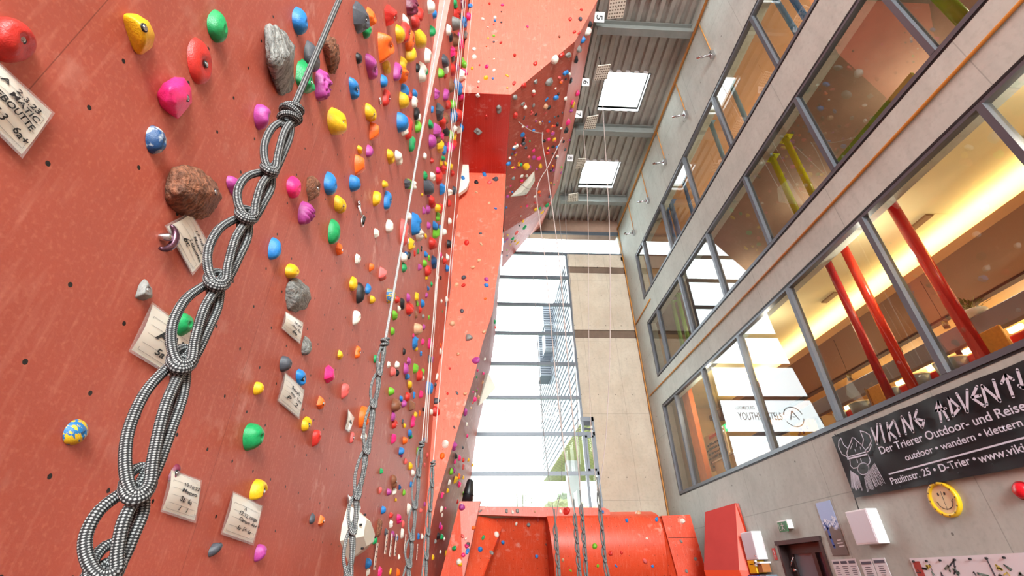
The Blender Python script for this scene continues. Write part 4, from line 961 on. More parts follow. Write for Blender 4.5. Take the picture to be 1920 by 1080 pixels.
H = []   # px, py, height px, colour, shape, width factor, roll deg, style, protrusion factor, own label
def add(s, *defaults):
    for row in s.strip().split(';'):
        q = row.split()
        if q: H.append(q)
add('''17 83 96 R jug .9 180 plain 1;262 65 92 Y jug .85 5 plain 1.2;402 47 50 G egg .85 20 plain .9;370 115 66 R leaf 1.3 25 plain .7;328 184 92 P block .9 30 plain 1.1;286 262 54 C oval .95 20 chalky 1;
365 363 112 N rock 1.25 15 rock 1;434 349 42 V bean 1 80 plain 1;268 546 56 A tri 1 -90 plain .8;331 607 58 G dome 1.1 20 plain 1;138 810 68 B oval 1.3 -40 swirl 1;324 886 48 M bean .8 -20 plain .8;
398 1028 46 D horn 1 10 plain 1;482 1036 44 V dome .8 0 plain 1;466 818 66 G dome .9 20 plain 1;478 921 60 Y half 1 40 plain 1.2;480 728 28 Y dome .9 0 plain 1;487 222 46 V jug .9 200 plain 1;
522 115 146 A slab .62 8 rock 1;565 145 60 G tri .9 30 plain .8;579 105 42 D egg 1.1 40 plain .9;556 37 34 B egg .9 20 plain 1;597 159 50 V crinkle .8 20 plain .9;620 102 82 N rib .8 15 rock .8;
669 33 38 D rock .9 0 plain 1;689 33 24 O block .8 20 plain 1;683 55 22 G egg .9 0 plain 1;725 29 24 R block .8 0 plain 1;714 92 40 O tri 1 200 plain 1;690 126 32 V half 1 0 plain 1;670 108 16 K egg 1 0 plain 1;
720 126 18 Y half 1 20 plain 1;658 166 28 B half 1 -20 plain 1;716 152 20 B oval 1 0 plain 1;721 183 22 R leaf 1 0 plain 1;622 224 48 Y jug 1.0 10 plain 1;690 212 32 Y bean 1.2 -50 plain 1;696 248 32 O tri .9 180 plain 1;
745 62 20 Y egg 1 0 plain 1;755 60 26 R leaf .9 0 plain 1;763 74 32 O leaf 1.1 0 plain 1;781 67 22 Y jug 1 0 plain 1;783 78 10 W oval 1 0 plain 1;764 100 24 Y oval .8 0 plain 1;752 120 18 Y bean 1 0 plain 1;741 134 24 V leaf .9 0 plain 1;749 137 22 O tri 1 0 plain 1;
754 170 20 B oval .9 0 plain 1;762 180 16 R block 1 0 plain 1;751 189 18 Y dome 1 0 plain 1;775 175 12 B egg 1 0 plain 1;774 191 16 W bean 1 0 plain 1;765 10 28 M crinkle .9 0 plain 1;774 40 18 R egg 1 0 plain 1;757 40 14 W rock 1 0 plain 1;
785 27 16 R leaf 1 0 plain 1;803 13 12 W dome 1 0 plain 1;812 25 10 B egg 1 0 plain 1;807 58 14 G oval .8 0 plain 1;798 104 24 W leaf .9 0 plain 1;787 135 24 W bean 1 20 plain 1;781 127 12 K leaf 1 0 plain 1;794 133 12 G oval 1 0 plain 1;
672 280 16 Y tri 1 0 plain 1;689 283 22 V oval .9 0 plain 1;669 311 34 O tri 1.1 180 plain 1;728 295 20 Y half 1 0 plain 1;743 297 20 W half 1 0 plain 1;747 230 22 B dome 1 0 plain 1;754 240 20 W rock 1 0 plain 1;762 240 26 R leaf 1 20 plain 1;
778 212 18 K leaf 1 0 plain 1;783 219 12 W bean 1 0 plain 1;780 237 18 L oval .9 0 plain 1;769 269 22 G leaf 1 0 plain 1;719 346 20 Y bean 1 -40 plain 1;546 349 44 P egg 1 0 plain 1;582 352 52 N rock .8 0 rock .8;
614 343 38 B egg 1 20 plain 1;659 344 26 B dome 1 0 plain 1;633 384 36 Y bean 1.3 -60 plain 1;566 399 50 V rib .9 0 plain 1;702 374 28 Y jug .8 190 plain 1;723 375 26 B leaf 1.1 0 plain 1;703 437 18 W rock 1 0 plain 1;726 423 22 W egg .8 0 plain 1;
621 434 52 G oval .9 10 plain .8;633 467 24 O block 1 0 plain 1;668 486 20 W rock 1 0 plain 1;509 466 48 B oval .8 10 plain 1;543 508 46 Y oval .9 -50 plain 1;560 553 72 A slab 1 100 rock .7;694 502 20 O tri 1 180 plain 1;713 513 30 S block .9 0 plain 1;
659 531 28 Y egg 1 0 plain 1;671 549 40 K oval .7 15 plain .8;687 541 22 B egg .8 0 plain 1;695 562 16 Y dome 1 0 plain 1;664 597 30 W egg 1 180 plain 1;570 648 38 A egg .8 20 rock 1;530 682 32 D dome 1 0 plain 1;
559 709 42 B half 1 -30 plain 1;613 701 42 P star 1 20 plain 1;635 665 20 Y block 1 0 plain 1;668 660 26 O bean .9 0 plain 1;643 734 32 S egg 1 180 plain 1;598 755 30 O block 1 0 plain 1;571 795 42 Y bean 1.2 -50 plain 1;589 822 36 R egg 1 180 plain 1;
678 783 54 O half 1 70 plain 1;679 818 24 W block 1 0 plain 1;658 820 22 S leaf 1 0 plain 1;583 972 24 D egg 1 0 plain 1;600 976 28 O block 1 0 plain 1;727 555 22 Y dome 1 0 swirl 1;702 673 16 G dome 1 0 plain 1;708 684 14 W bean 1 0 plain 1;713 883 16 G block 1 0 plain 1;
711 920 16 S egg 1 180 plain 1;716 956 18 B dome 1 0 plain 1;700 1013 18 G dome 1 0 plain 1;687 1056 24 B dome 1 0 plain 1;688 1073 20 W rock 1 0 plain 1;708 989 36 N leaf .9 0 rock 1''')
P2 = '''851 8 10 G;865 7 16 M;882 12 12 B;852 27 14 R;858 28 10 K;878 32 16 P;849 44 18 A;859 43 14 V;868 42 16 B;838 56 12 W;843 68 12 K;851 73 18 N;858 68 12 V;861 82 14 P;871 65 14 A;845 96 14 P;852 102 22 R;847 109 10 A;830 113 20 D;833 127 20 W;855 120 10 R;854 126 14 V;846 133 16 R;833 140 10 R;823 137 12 L;868 118 28 L;863 142 16 W;870 135 18 P;843 160 28 N;852 158 18 B;859 166 16 B;816 176 14 V;833 177 18 V;860 181 12 P;837 196 14 R;845 195 14 L;
809 205 8 B;820 209 22 D;826 228 30 R;834 222 22 N;846 217 18 B;856 217 14 R;805 233 14 G;815 245 24 V;832 242 16 K;837 247 10 B;851 241 12 W;858 243 10 W;863 240 12 B;827 255 12 P;816 259 16 N;806 265 16 V;822 273 28 Y;831 281 14 B;834 270 8 V;840 276 16 P;843 253 12 L;851 257 10 Y;850 270 18 R;795 292 10 W;808 301 9 R;829 297 10 G;825 306 10 Y;834 306 8 Y;795 329 12 G;797 346 26 D;808 332 14 W;820 331 30 R;827 318 18 R;819 319 10 P;826 354 34 B;845 313 9 Y;847 325 12 R;849 357 12 D;841 360 12 W;802 362 12 V;790 365 9 Y;806 380 20 R;841 381 14 R;760 344 18 D;775 347 12 W;792 395 14 V;800 393 12 V;817 390 12 Y;824 391 16 R;764 345 14 L;
765 405 12 W;773 420 54 B;753 436 34 S;780 438 22 W;784 441 18 N;763 453 10 W;768 458 22 Y;796 442 10 Y;801 425 14 V;813 421 16 B;813 436 18 L;824 431 14 B;831 435 10 W;819 406 14 L;806 455 24 R;788 466 10 K;796 475 12 B;776 475 10 R;782 471 9 G;765 479 12 K;759 476 12 B;754 483 14 W;755 501 18 G;784 501 14 V;803 484 9 L;809 493 24 C;816 496 12 P;798 507 18 R;798 520 10 Y;793 494 12 L;806 533 10 G;801 540 10 B;798 553 10 V;817 519 12 W;825 520 8 K;832 489 12 R;837 482 12 W;837 503 14 B;839 458 12 K;824 479 12 P;841 414 10 W;826 482 8 W;
742 562 12 R;752 570 18 K;746 579 12 W;763 558 14 V;764 576 24 R;767 589 9 B;737 591 16 L;779 556 16 Y;781 569 10 L;790 569 14 B;786 581 12 R;779 590 12 N;792 594 9 A;801 595 10 L;826 583 8 G;822 580 10 R;836 561 12 W;835 570 8 D;824 563 9 W;810 568 12 P;
734 621 14 L;778 617 20 T;793 613 12 V;816 608 12 W;774 629 8 P;775 643 22 B;791 642 12 P;803 644 18 P;788 663 9 B;779 654 8 Y;756 659 12 K;764 677 14 V;742 684 16 W;727 684 12 W;734 697 20 S;743 699 12 K;758 691 20 V;761 706 16 B;776 690 18 L;783 705 22 R;791 697 14 L;792 709 10 W;809 674 12 V;803 673 14 D;824 659 12 W;825 646 8 O;818 706 14 W;815 722 9 D;766 721 14 Y;769 730 14 N;762 743 22 R;775 741 13 B;787 739 14 P;730 734 14 L;750 747 14 B;754 757 14 V;769 760 24 N;737 760 28 N;800 730 28 B;818 752 14 D;815 771 20 R;807 773 12 W;792 768 9 K;777 777 14 Y;786 775 10 O;735 781 18 V;737 795 22 R;772 790 24 P;754 790 10 D;757 798 9 Y;
735 823 18 P;756 826 14 O;766 812 14 B;768 818 10 G;749 846 16 B;752 853 10 V;759 865 12 S;767 874 15 Y;772 886 14 W;736 903 28 N;748 913 12 C;726 923 14 V;756 923 12 L;737 921 14 W;741 937 9 Y;731 966 16 R;745 973 22 P;731 982 18 W;754 983 16 S;722 998 14 D;734 1003 16 V;742 1008 14 B;752 1000 18 W;764 955 26 W;795 945 10 V;787 957 10 S;747 1044 12 W;710 1072 24 P;731 1071 14 Y;744 1073 18 O;783 1006 13 B;790 1006 14 W;795 824 9 B;800 853 10 S;795 872 10 S;769 909 12 B;782 847 16 L;826 46 8 L;831 25 9 Y'''
P3 = '''908 327 10 B;893 342 9 K;918 342 9 S;929 336 10 D;893 361 6 T;917 381 6 T;929 391 6 B;901 438 6 D;902 458 9 T;874 456 10 R;898 489 9 T;886 501 9 T;870 521 11 D;856 534 7 T;869 535 7 R;912 524 10 V;912 535 10 B;910 560 6 O;866 583 8 D;848 607 9 T;879 633 20 A;908 622 11 T;859 664 8 T;892 675 17 V;843 691 5 R;857 737 7 D;872 738 9 T;839 738 5 R;871 773 18 V;834 833 14 W;850 836 18 V;829 855 12 O;852 801 6 D;
918 7 6 R;942 10 7 P;940 22 4 K;905 36 8 W;928 33 8 W;928 39 6 B;926 46 4 R;940 42 4 D;915 51 5 W;926 67 6 L;926 79 6 D;915 72 4 Y;939 80 7 R;889 92 9 W;912 87 4 O;889 107 11 W;899 122 4 R;912 125 9 P;885 128 8 Y;926 111 5 W;926 132 8 W;965 104 8 R;911 146 10 Y;951 142 8 Y;924 147 7 B;897 154 7 W;896 163 4 R;951 165 5 Y;964 156 10 R;989 50 6 P;1090 18 8 R;1069 36 9 R;1049 69 6 N;1004 119 11 R;896 179 11 W;935 205 20 A;896 247 16 A;912 218 7 R;
1039 111 15 W;1053 103 12 R;1065 103 15 A;1060 136 14 B;1029 153 19 A;1004 153 11 A;982 160 13 R;965 182 12 A;980 194 10 A;1000 197 10 A;1000 176 13 R;1051 154 8 O;1042 182 14 B;1024 186 10 B;1022 199 11 T;1029 201 10 K;997 212 10 S;1004 214 8 K;1012 230 11 T;982 222 6 D;965 216 14 R;1000 244 9 B;979 252 12 B;981 261 10 K;1036 250 11 V;1039 261 10 Y;1028 261 9 P;966 274 14 W;1037 275 9 K;1000 282 10 P;953 306 12 B;961 314 8 Y;986 310 16 Y;1000 296 11 V;1010 296 10 P;1013 310 10 Y;978 330 10 W;978 338 9 P;962 334 9 A;
1088 36 10 D;1105 45 10 K;1100 58 12 W;1092 75 12 B;1084 92 12 A;1080 110 10 K;1070 150 10 K;1082 175 11 P;1074 196 11 Y;1072 192 10 P;1064 228 12 P;1070 207 10 V;1060 244 10 K;1077 60 9 R;1086 62 9 R;1025 384 10 G;1012 390 8 G;1004 392 9 Y;1016 398 9 Y;983 426 11 G;968 435 8 S;961 447 10 G;970 455 9 Y;1031 368 9 D;
900 1030 12 B;906 1008 13 G;931 1002 15 W;921 1037 12 A;943 1017 9 B;861 1054 13 W;867 1005 8 S;1175 976 10 B;1231 974 11 B;1115 1024 14 L;1144 1037 11 R;1165 1036 9 R;1209 1052 14 S;1055 1050 8 T;1121 1061 8 L;1155 1061 8 B;1223 1061 7 B;1070 1070 7 L;1213 1010 7 W;1197 963 5 T;1061 958 18 R;1130 960 11 B;1051 959 10 W;950 958 11 A;961 960 10 W;970 958 11 A;901 958 9 A;925 970 9 A;1003 959 5 T;968 982 9 W;991 984 9 A;1009 974 10 S;1006 1043 10 B;1024 1021 5 D;1280 977 14 W;1277 1015 9 A;1304 1048 10 A;1287 1071 10 A;
895 694 8 P;905 700 9 P;908 673 9 W;904 716 10 T;894 731 10 V;890 740 10 W;886 755 11 R;882 765 8 T;874 796 12 W;875 817 11 P;860 858 11 P;852 865 10 P;877 862 11 Y;859 893 12 O;852 900 14 Y;860 908 13 P;868 895 10 Y;841 905 12 W;838 920 10 Y;868 925 9 L;857 940 9 R;826 955 12 W;824 985 12 V;820 1005 14 K;832 1010 9 W;835 1037 11 Y;810 1045 12 Y;828 965 9 W;815 1015 9 A'''
CUSTOM = {(262, 65): ([(229, 28), (232, 48), (246, 84), (252, 104)], [(266, 105), (289, 88), (294, 64), (283, 40), (258, 25), (232, 24)], [(262, 40, .05), (272, 52, .065), (280, 72, .06), (270, 92, .045)], 0),
 (328, 184): ([(292, 176), (300, 200), (322, 214)], [(334, 226), (345, 206), (362, 192), (360, 165), (346, 145), (328, 143), (306, 156)], [(318, 165, .05), (343, 160, .05), (352, 184, .055), (330, 195, .05), (312, 192, .035)], 0),
 (365, 363): ([(303, 345), (303, 372), (320, 392), (345, 405)], [(372, 418), (398, 408), (414, 392), (424, 372), (400, 335), (375, 314), (348, 306), (325, 316)], [(345, 325, .06), (385, 340, .08), (405, 360, .085), (385, 392, .07), (340, 360, .07)], 0),
 (522, 115): ([(498, 60), (496, 110), (506, 140), (519, 176)], [(528, 183), (545, 176), (553, 150), (551, 92), (538, 62), (520, 50), (503, 47)], [(506, 104, .07), (545, 106, .09), (536, 80, .06), (538, 150, .06), (515, 76, .05)], 0),
 (620, 102): ([(605, 74), (606, 100), (613, 125), (621, 142)], [(629, 136), (636, 115), (637, 90), (628, 72), (613, 64)], [(616, 82, .05), (627, 92, .06), (629, 112, .055), (621, 122, .045)], 0),
 (560, 553): ([(535, 535), (534, 560), (538, 582)], [(548, 587), (575, 578), (586, 560), (580, 538), (566, 523), (548, 519)], [(552, 540, .04), (570, 548, .05), (560, 565, .05)], 0)}
rr = random.Random(12)
kinds_small = ['egg', 'dome', 'oval', 'rock', 'block', 'bean', 'tri', 'half', 'leaf', 'jug', 'crinkle', 'rib']
for blockstr in (P2, P3):
    for row in blockstr.replace('\n', '').split(';'):
        q = row.split()
        if len(q) == 4: H.append(q+[rr.choice(kinds_small), '%.2f' % rr.uniform(.8, 1.15), '%d' % rr.uniform(-60, 60), 'plain', '%.2f' % rr.uniform(.8, 1.15)])
# scattered extra small ones on the flanks
ent = []
for q in H:
    px, py, hp = float(q[0]), float(q[1]), float(q[2]); r_ = hit(px, py)
    if r_ is None: continue
    loc, nrm = r_
    ppm = px_per_m(loc, nrm); size = hp*(.80 if hp > 40 else .9 if px < 720 else 1.1 if px < 870 else .85)/ppm
    size = max(.03, min(size, .55)); 
    big = hp >= 20 and px < 760
    dst = (loc-EYE).length
    if dst > 6: size = min(size, .32)
    ent.append(dict(px=px, py=py, hp=hp, c=q[3], k=q[4], wf=float(q[5]), roll=math.radians(float(q[6])), st=q[7], pf=float(q[8]), loc=loc, n=nrm, s=size))
def surf_name(e):
    y, z, x = e['loc'].y, e['loc'].z, e['loc'].x
    if y < 4.74: return 'near red wall'
    if y < 9.55 and z < 11.5 or (y < 9.55 and e['n'].x > .8): return 'far red wall'
    if y < 9.7 and e['n'].y < -.8 and z < 11.6: return 'tower face'
    if e['n'].z < -.9: return 'tower soffit'
    if y < 7.1: return 'overhang face'
    if y > 11.4 and z < 3.6: return 'boulder wall'
    return 'tower flank'
order = sorted(range(len(ent)), key=lambda i: -ent[i]['hp'])
NIND = 318
ind = set(order[:NIND])
used = {}
def sizeword(e): return 'tiny' if e['hp'] < 10 else 'small' if e['hp'] < 20 else 'medium' if e['hp'] < 40 else 'large'
def short(e): return COL[e['c']][0]+' '+SHAPE[e['k']]
for i in ind: ent[i]['wall'] = surf_name(ent[i])
def rel(a, b):
    dx, dy = a['px']-b['px'], a['py']-b['py']
    if abs(dy) > 1.4*abs(dx): return 'below' if dy > 0 else 'above'
    if abs(dx) > 1.4*abs(dy): return 'beside'
    return 'diagonally below' if dy > 0 else 'diagonally above'
def label_for(i):
    e = ent[i]; near = sorted((j for j in ind if j != i), key=lambda j: (ent[j]['px']-e['px'])**2+(ent[j]['py']-e['py'])**2)[:9]
    base = f"{sizeword(e)} {short(e)} hold on {e['wall']}"
    tries = []
    for a in near[:6]: tries.append(f"{base} {rel(e, ent[a])} the {short(ent[a])} one")
    for a in near[:7]:
        for b in near[:7]:
            if a != b: tries.append(f"{base}, {rel(e, ent[a])} {COL[ent[a]['c']][0]} one, {rel(e, ent[b])} {COL[ent[b]['c']][0]} one")
    for t in tries:
        if t not in used and len(t.replace('-', ' ').split()) <= 16: used[t] = i; return t
    t = base+f", about {e['loc'].z:.1f} m up"
    while t in used: t += ' again'
    used[t] = i; return t
STUFF = MB(); stuff_mats = []; sidx = {}
for i in order:
    e = ent[i]; big = e['hp'] >= 21 and e['px'] < 770
    M3 = frame_at(e['loc'], e['n'], e['roll']); s = e['s']
    S = Matrix.Diagonal((s*e['wf'], s, s*e['pf']*.85)).to_3x3()
    MW = (M3 @ S).to_4x4(); MW.translation = e['loc']+e['n']*.002
    if i in ind:
        me = hold_mesh(e['k'], i % 3 if not big else i % 7, e['c'], e['st'], big)
        cu_ = CUSTOM.get((int(e['px']), int(e['py'])))
        if cu_:
            le, ri, top, _ = cu_; apex = Vector(me['apex'])
            bm = bmesh.new(); MI = MW.inverted()
            for a in le: bm.verts.new(MI @ onX(a[0], a[1], XL-.002))
            for a in ri: bm.verts.new(MI @ (onX(a[0], a[1], XL+.012)))
            for a in top: bm.verts.new(MI @ onX(a[0], a[1], XL+a[2]))
            bmesh.ops.convex_hull(bm, input=bm.verts)
            bmesh.ops.subdivide_edges(bm, edges=bm.edges, cuts=5, use_grid_fill=True)
            amp = .05 if e['st'] == 'rock' or e['k'] == 'rib' else .012
            sm_it = 1 if e['k'] in ('block', 'slab') else 4
            for _ in range(sm_it): bmesh.ops.smooth_vert(bm, verts=bm.verts, factor=.5, use_axis_x=True, use_axis_y=True, use_axis_z=True)
            bm.normal_update()
            for v in bm.verts:
                w_ = noise.noise(Vector((v.co.x*3, v.co.y*3, v.co.z*3)))
                if e['k'] == 'rib': w_ = .8*math.sin(v.co.y*34+v.co.x*12+2*w_)
                elif e['st'] == 'rock': w_ += .6*noise.noise(Vector((v.co.x*16, v.co.y*3, v.co.z*9)))
                v.co += v.normal*w_*amp
            me2 = bpy.data.meshes.new('hold_'+e['k']); bm.to_mesh(me2); bm.free(); me2.materials.append(me.materials[0])
            me2.polygons.foreach_set('use_smooth', [True]*len(me2.polygons)); me2['apex'] = tuple(apex); me = me2
            tp = max(top, key=lambda a: a[2]); q_ = onX(tp[0], tp[1], XL+tp[2]*.93); me['apex'] = tuple(MI @ q_)
        o = bpy.data.objects.new('climbing_hold', me); C.objects.link(o); o.matrix_basis = MW
        tag(o, label_for(i), 'climbing hold', 'climbing holds on the '+e['wall'])
        if big and e['k'] != 'slab' and e['k'] != 'rib':
            ax_ = Vector(me['apex']); b = bpy.data.objects.new('bolt', BOLT); C.objects.link(b)
            r_b = .0115 if e['loc'].y < 3 else .011
            k_ = r_b/.115
            L = Matrix.Translation(ax_) @ Matrix.Diagonal((k_/(s*e['wf']), k_/s, k_/(s*e['pf']*.85), 1))
            b.parent = o; b.matrix_basis = L
    else:
        me = hold_mesh(e['k'], i % 2, e['c'])
        if e['c'] not in sidx: sidx[e['c']] = len(stuff_mats); stuff_mats.append(hold_mat(e['c']))
        STUFF.cur = sidx[e['c']]; STUFF.add([MW @ v.co for v in me.vertices], [tuple(p.vertices) for p in me.polygons], True)
# many more tiny ones on the flanks of the tower
rr = random.Random(77); polys = [((1000, 90, 1075, 380), 70), ((955, 190, 1000, 480), 45), ((925, 330, 952, 700), 60), ((820, 700, 925, 1060), 80), ((1060, 20, 1112, 200), 30), ((1030, 200, 1080, 400), 30), ((745, 0, 870, 1040), 0)]
keys = 'YOPVBGLWKDSTRPYWSV'
for (x0, y0, x1, y1), cnt in polys:
    for _ in range(cnt):
        px, py = rr.uniform(x0, x1), rr.uniform(y0, y1); r_ = hit(px, py)
        if not r_: continue
        loc, nrm = r_; e = dict(loc=loc, n=nrm)
        if surf_name(e) != 'tower flank': continue
        c = rr.choice(keys); me = hold_mesh(rr.choice(kinds_small), 0, c); s = rr.uniform(.06, .15)
        if c not in sidx: sidx[c] = len(stuff_mats); stuff_mats.append(hold_mat(c))
        MW = (frame_at(loc, nrm, rr.uniform(-1, 1)) @ Matrix.Diagonal((s, s, s)).to_3x3()).to_4x4(); MW.translation = loc
        STUFF.cur = sidx[c]; STUFF.add([MW @ v.co for v in me.vertices], [tuple(p.vertices) for p in me.polygons], True)
o = STUFF.build('small_climbing_holds', stuff_mats); tag(o, 'scatter of tiny multicoloured climbing holds on the tower and its flanks', 'climbing holds', None, 'stuff')

# ---------------------------------------------------------------- large volumes
def volume(pts, lift, name, label, mat, c_lift=None, cat='climbing volume'):
    """faceted panel volume: polygon lying on a surface with a raised apex ridge"""
    P_ = [hit(*p) for p in pts]; ps = [a[0] for a in P_ if a]; nn = sum((a[1] for a in P_ if a), Vector((0, 0, 0))).normalized()
    c_ = sum(ps, Vector((0, 0, 0)))/len(ps)
    t = thing(name, label, cat, c_)
    top = [c_+(p-c_)*.45+nn*lift for p in ps]; mb = MB(); n_ = len(ps); lo = [p-nn*.01 for p in ps]
    mb.add(lo+top, [[n_+i for i in range(n_)]]+[(i, (i+1) % n_, n_+(i+1) % n_, n_+i) for i in range(n_)]+[list(range(n_))[::-1]])
    o = mb.build('panel', mat, t); bm = bmesh.new(); bm.from_mesh(o.data); bmesh.ops.recalc_face_normals(bm, faces=bm.faces); bm.to_mesh(o.data); bm.free()
    for i in range(0, n_, 2):
        p = (top[i]+top[(i+1) % n_]+ps[i])/3+nn*lift*.1; MB().cyl(p, p+nn*.02, .008, 8).build('screw', M_dark, t)
    return t
M_vol = plain('off white textured volume', (222, 220, 206), .75, bump=.3, nscale=60)
volume([(1003, 318), (1004, 338), (986, 367), (955, 370)], .10, 'white_volume', 'white four-sided volume on the flank below the overhang', M_vol)
t = thing('white_volume', 'white triangular volume on the lower tower flank by the window bars', 'climbing volume', onY(912, 730, 12.6))
MB().prism([onY(px, py, 12.6) for px, py in ((916, 699), (930, 727), (903, 757), (898, 760))], (-.35, .5, 0)).build('panel', M_vol, t)
# big white hold behind the ropes near the bottom
volume([(652, 942), (672, 955), (690, 1005), (684, 1035), (652, 1056), (636, 1015), (640, 985)], .12, 'white_volume', 'big smooth white hold behind the knotted rope near the bottom', M_vol)
# tall white plate jutting out from the corner of the far wall
t = thing('white_volume', 'tall white plate volume with holds in the corner under the soffit', 'climbing volume', (-.6, 9.4, 10))
Yp = 9.3
pl = [onY(px, py, Yp) for px, py in ((856, 262), (878, 293), (880, 340), (875, 352), (847, 373))]
MB().prism(pl, (0, .12, 0)).build('plate', M_vol, t)
for px, py, c in ((868, 333, 'B'), (856, 319, 'L'), (852, 295, 'K')):
    me = hold_mesh('egg', 1, c); o = bpy.data.objects.new('climbing_hold', me); C.objects.link(o)
    p = onY(px, py, Yp-.001); o.matrix_basis = Matrix.Translation(p) @ (frame_at(p, Vector((0, -1, 0)), .3) @ Matrix.Diagonal((.13, .17 if c == 'B' else .1, .1)).to_3x3()).to_4x4()
    tag(o, f"small {COL[c][0]} hold bolted to the tall white plate volume", 'climbing hold', 'holds on the white plate volume')

# ---------------------------------------------------------------- topo cards
M_card = plain('laminated card', (222, 216, 204), .3); M_ink = plain('black marker ink', (24, 24, 26), .6); M_line = plain('printed rules', (120, 118, 116), .6)
g = G('clear card sleeve'); g.col((.8, .8, .8)); g.b.inputs['Roughness'].default_value = .12
t_ = g.n('ShaderNodeBsdfTransparent'); mx = g.n('ShaderNodeMixShader'); mx.inputs[0].default_value = .28
g.t.links.new(t_.outputs[0], mx.inputs[1]); g.t.links.new(g.b.outputs[0], mx.inputs[2]); g.t.links.new(mx.outputs[0], g.out.inputs[0]); M_sleeve = g.m
def card(corners, lines, label, grp='topo cards on the near red wall', lift=.012, ruled=True):
    """corners: top-left, top-right, bottom-right, bottom-left in the picture, card lies just off the wall"""
    c = [onX(px, py, XL+lift) for px, py in corners]
    ctr = sum(c, Vector((0, 0, 0)))/4
    t = thing('topo_card', label, 'card', ctr, grp)
    nx = Vector((1, 0, 0))
    nseg = 8; vs = []; 
    def at(u, v, h=0.0):
        p = (c[0]*(1-u)+c[1]*u)*(1-v)+(c[3]*(1-u)+c[2]*u)*v
        return p+nx*(h+.008*math.sin(v*3.1)*(1+.6*math.sin(u*5)))
    for j in range(nseg+1):
        for i in range(nseg+1): vs.append(at(i/nseg, j/nseg))
    top = len(vs); vs += [v-nx*.0012 for v in vs[:top]]
    f = [(j*(nseg+1)+i, (j+1)*(nseg+1)+i, (j+1)*(nseg+1)+i+1, j*(nseg+1)+i+1) for j in range(nseg) for i in range(nseg)]
    fs = f+[tuple(top+a for a in q[::-1]) for q in f]
    MB().add(vs, fs, True).build('paper', M_card, t)
    sl = [at(-.04, -.03, .002), at(1.04, -.03, .002), at(1.04, 1.06, .002), at(-.04, 1.06, .002)]
    MB().add(sl, [(3, 2, 1, 0)]).build('sleeve', M_sleeve, t)
    if ruled:
        mb = MB()
        for v in (.22, .40, .58, .78, .93):
            for k_ in range(6): mb.add([at(.06+k_*.147, v, .0012), at(.06+(k_+1)*.147, v, .0012), at(.06+(k_+1)*.147, v+.006, .0012), at(.06+k_*.147, v+.006, .0012)], [(3, 2, 1, 0)])
        for u in (.06, .94):
            mb.add([at(u, .22, .0012), at(u+.006, .22, .0012), at(u+.006, .93, .0012), at(u, .93, .0012)], [(3, 2, 1, 0)])
        mb.build('printed_form', M_line, t)
    for body, u0, u1, v, hh in lines:
        cu = bpy.data.curves.new('w', 'FONT'); cu.body = body; cu.size = 1; cu.shear = .25; cu.offset = .018; cu.resolution_u = 2
        o = bpy.data.objects.new('w', cu); C.objects.link(o); bpy.context.view_layer.update()
        wd = max(.01, o.dimensions.x); dg = bpy.context.evaluated_depsgraph_get(); me = bpy.data.meshes.new_from_object(o.evaluated_get(dg)); bpy.data.objects.remove(o)
        rw = random.Random(hash_(body))
        for vv in me.vertices:
            a, b_ = vv.co.x/wd, vv.co.y/.73
            vv.co = at(u0+(u1-u0)*a, v-b_*hh+.012*math.sin(a*9+v*7), .0018)
        me.materials.clear(); me.materials.append(M_ink)
        ob = bpy.data.objects.new('handwriting', me); C.objects.link(ob); ob.parent = t; ob.matrix_parent_inverse = world_of(t).inverted()
    return t
card([(-62, 165), (10, 120), (97, 211), (40, 290)][0:0] or [(0, 122), (97, 211), (41, 289), (-60, 190)], [('A  2.3.23', .06, .85, .26, .12), ('MATIC', .25, .9, .42, .12), ('LEBOUTTE', .0, .9, .60, .13), ('5.3   6a+', .2, .95, .85, .14)], 'large handwritten topo card under the red hold at the picture edge')
card([(345, 402), (396, 465), (362, 511), (313, 420)][0:0] or [(358, 400), (397, 467), (361, 511), (313, 425)], [('12.08.22', .3, .95, .3, .08), ('Matteo', .4, .85, .5, .09), ('Leboutte', .4, .95, .66, .09), ('6c', .3, .5, .8, .14)], 'yellowed topo card under the big brown rocky hold')
card([(287, 570), (392, 640), (345, 715), (247, 655)][0:0] or [(287, 571), (366, 630), (338, 712), (247, 656)], [('AAR', .2, .9, .6, .3), ('5a  5b', .3, .8, .85, .14)], 'crumpled shiny topo card behind the green dome hold')
card([(322, 882), (376, 902), (365, 976), (304, 956)], [('10.10.22', .35, .95, .28, .09), ('Matteo', .3, .9, .45, .10), ('5b  6a', .3, .75, .68, .13), ('1   1', .35, .65, .88, .10)], 'bright topo card under the maroon hold beside the rope')
card([(438, 924), (491, 949), (474, 1018), (417, 998)], [('A', .35, .45, .32, .10), ('12.12. rouge', .2, .9, .48, .10), ('Carton  6a+', .25, .95, .62, .09), ('5a  5+  6a', .3, .8, .82, .10)], 'clean topo card under the yellow half-disc hold near the bottom')
card([(535, 699), (570, 731), (560, 782), (522, 750)], [('Sarah', .3, .8, .36, .12), ('new  Tom', .3, .95, .56, .10), ('P   2', .2, .8, .78, .15)], 'ruled topo card under the blue half-disc hold')
card([(536, 585), (568, 605), (562, 643), (529, 615)], [('26.01', .4, .9, .35, .12), ('neu 5a', .3, .9, .58, .12), ('6b', .4, .7, .85, .18)], 'small white topo card below the large grey slab hold')
card([(653, 768), (664, 783), (655, 810), (647, 803)], [('6a', .2, .8, .6, .25)], 'narrow topo card beside the big orange half-disc hold')
card([(653, 928), (676, 950), (672, 965), (652, 950)], [('7a', .2, .5, .6, .3)], 'topo card partly hidden behind the knotted rope and the big white hold')
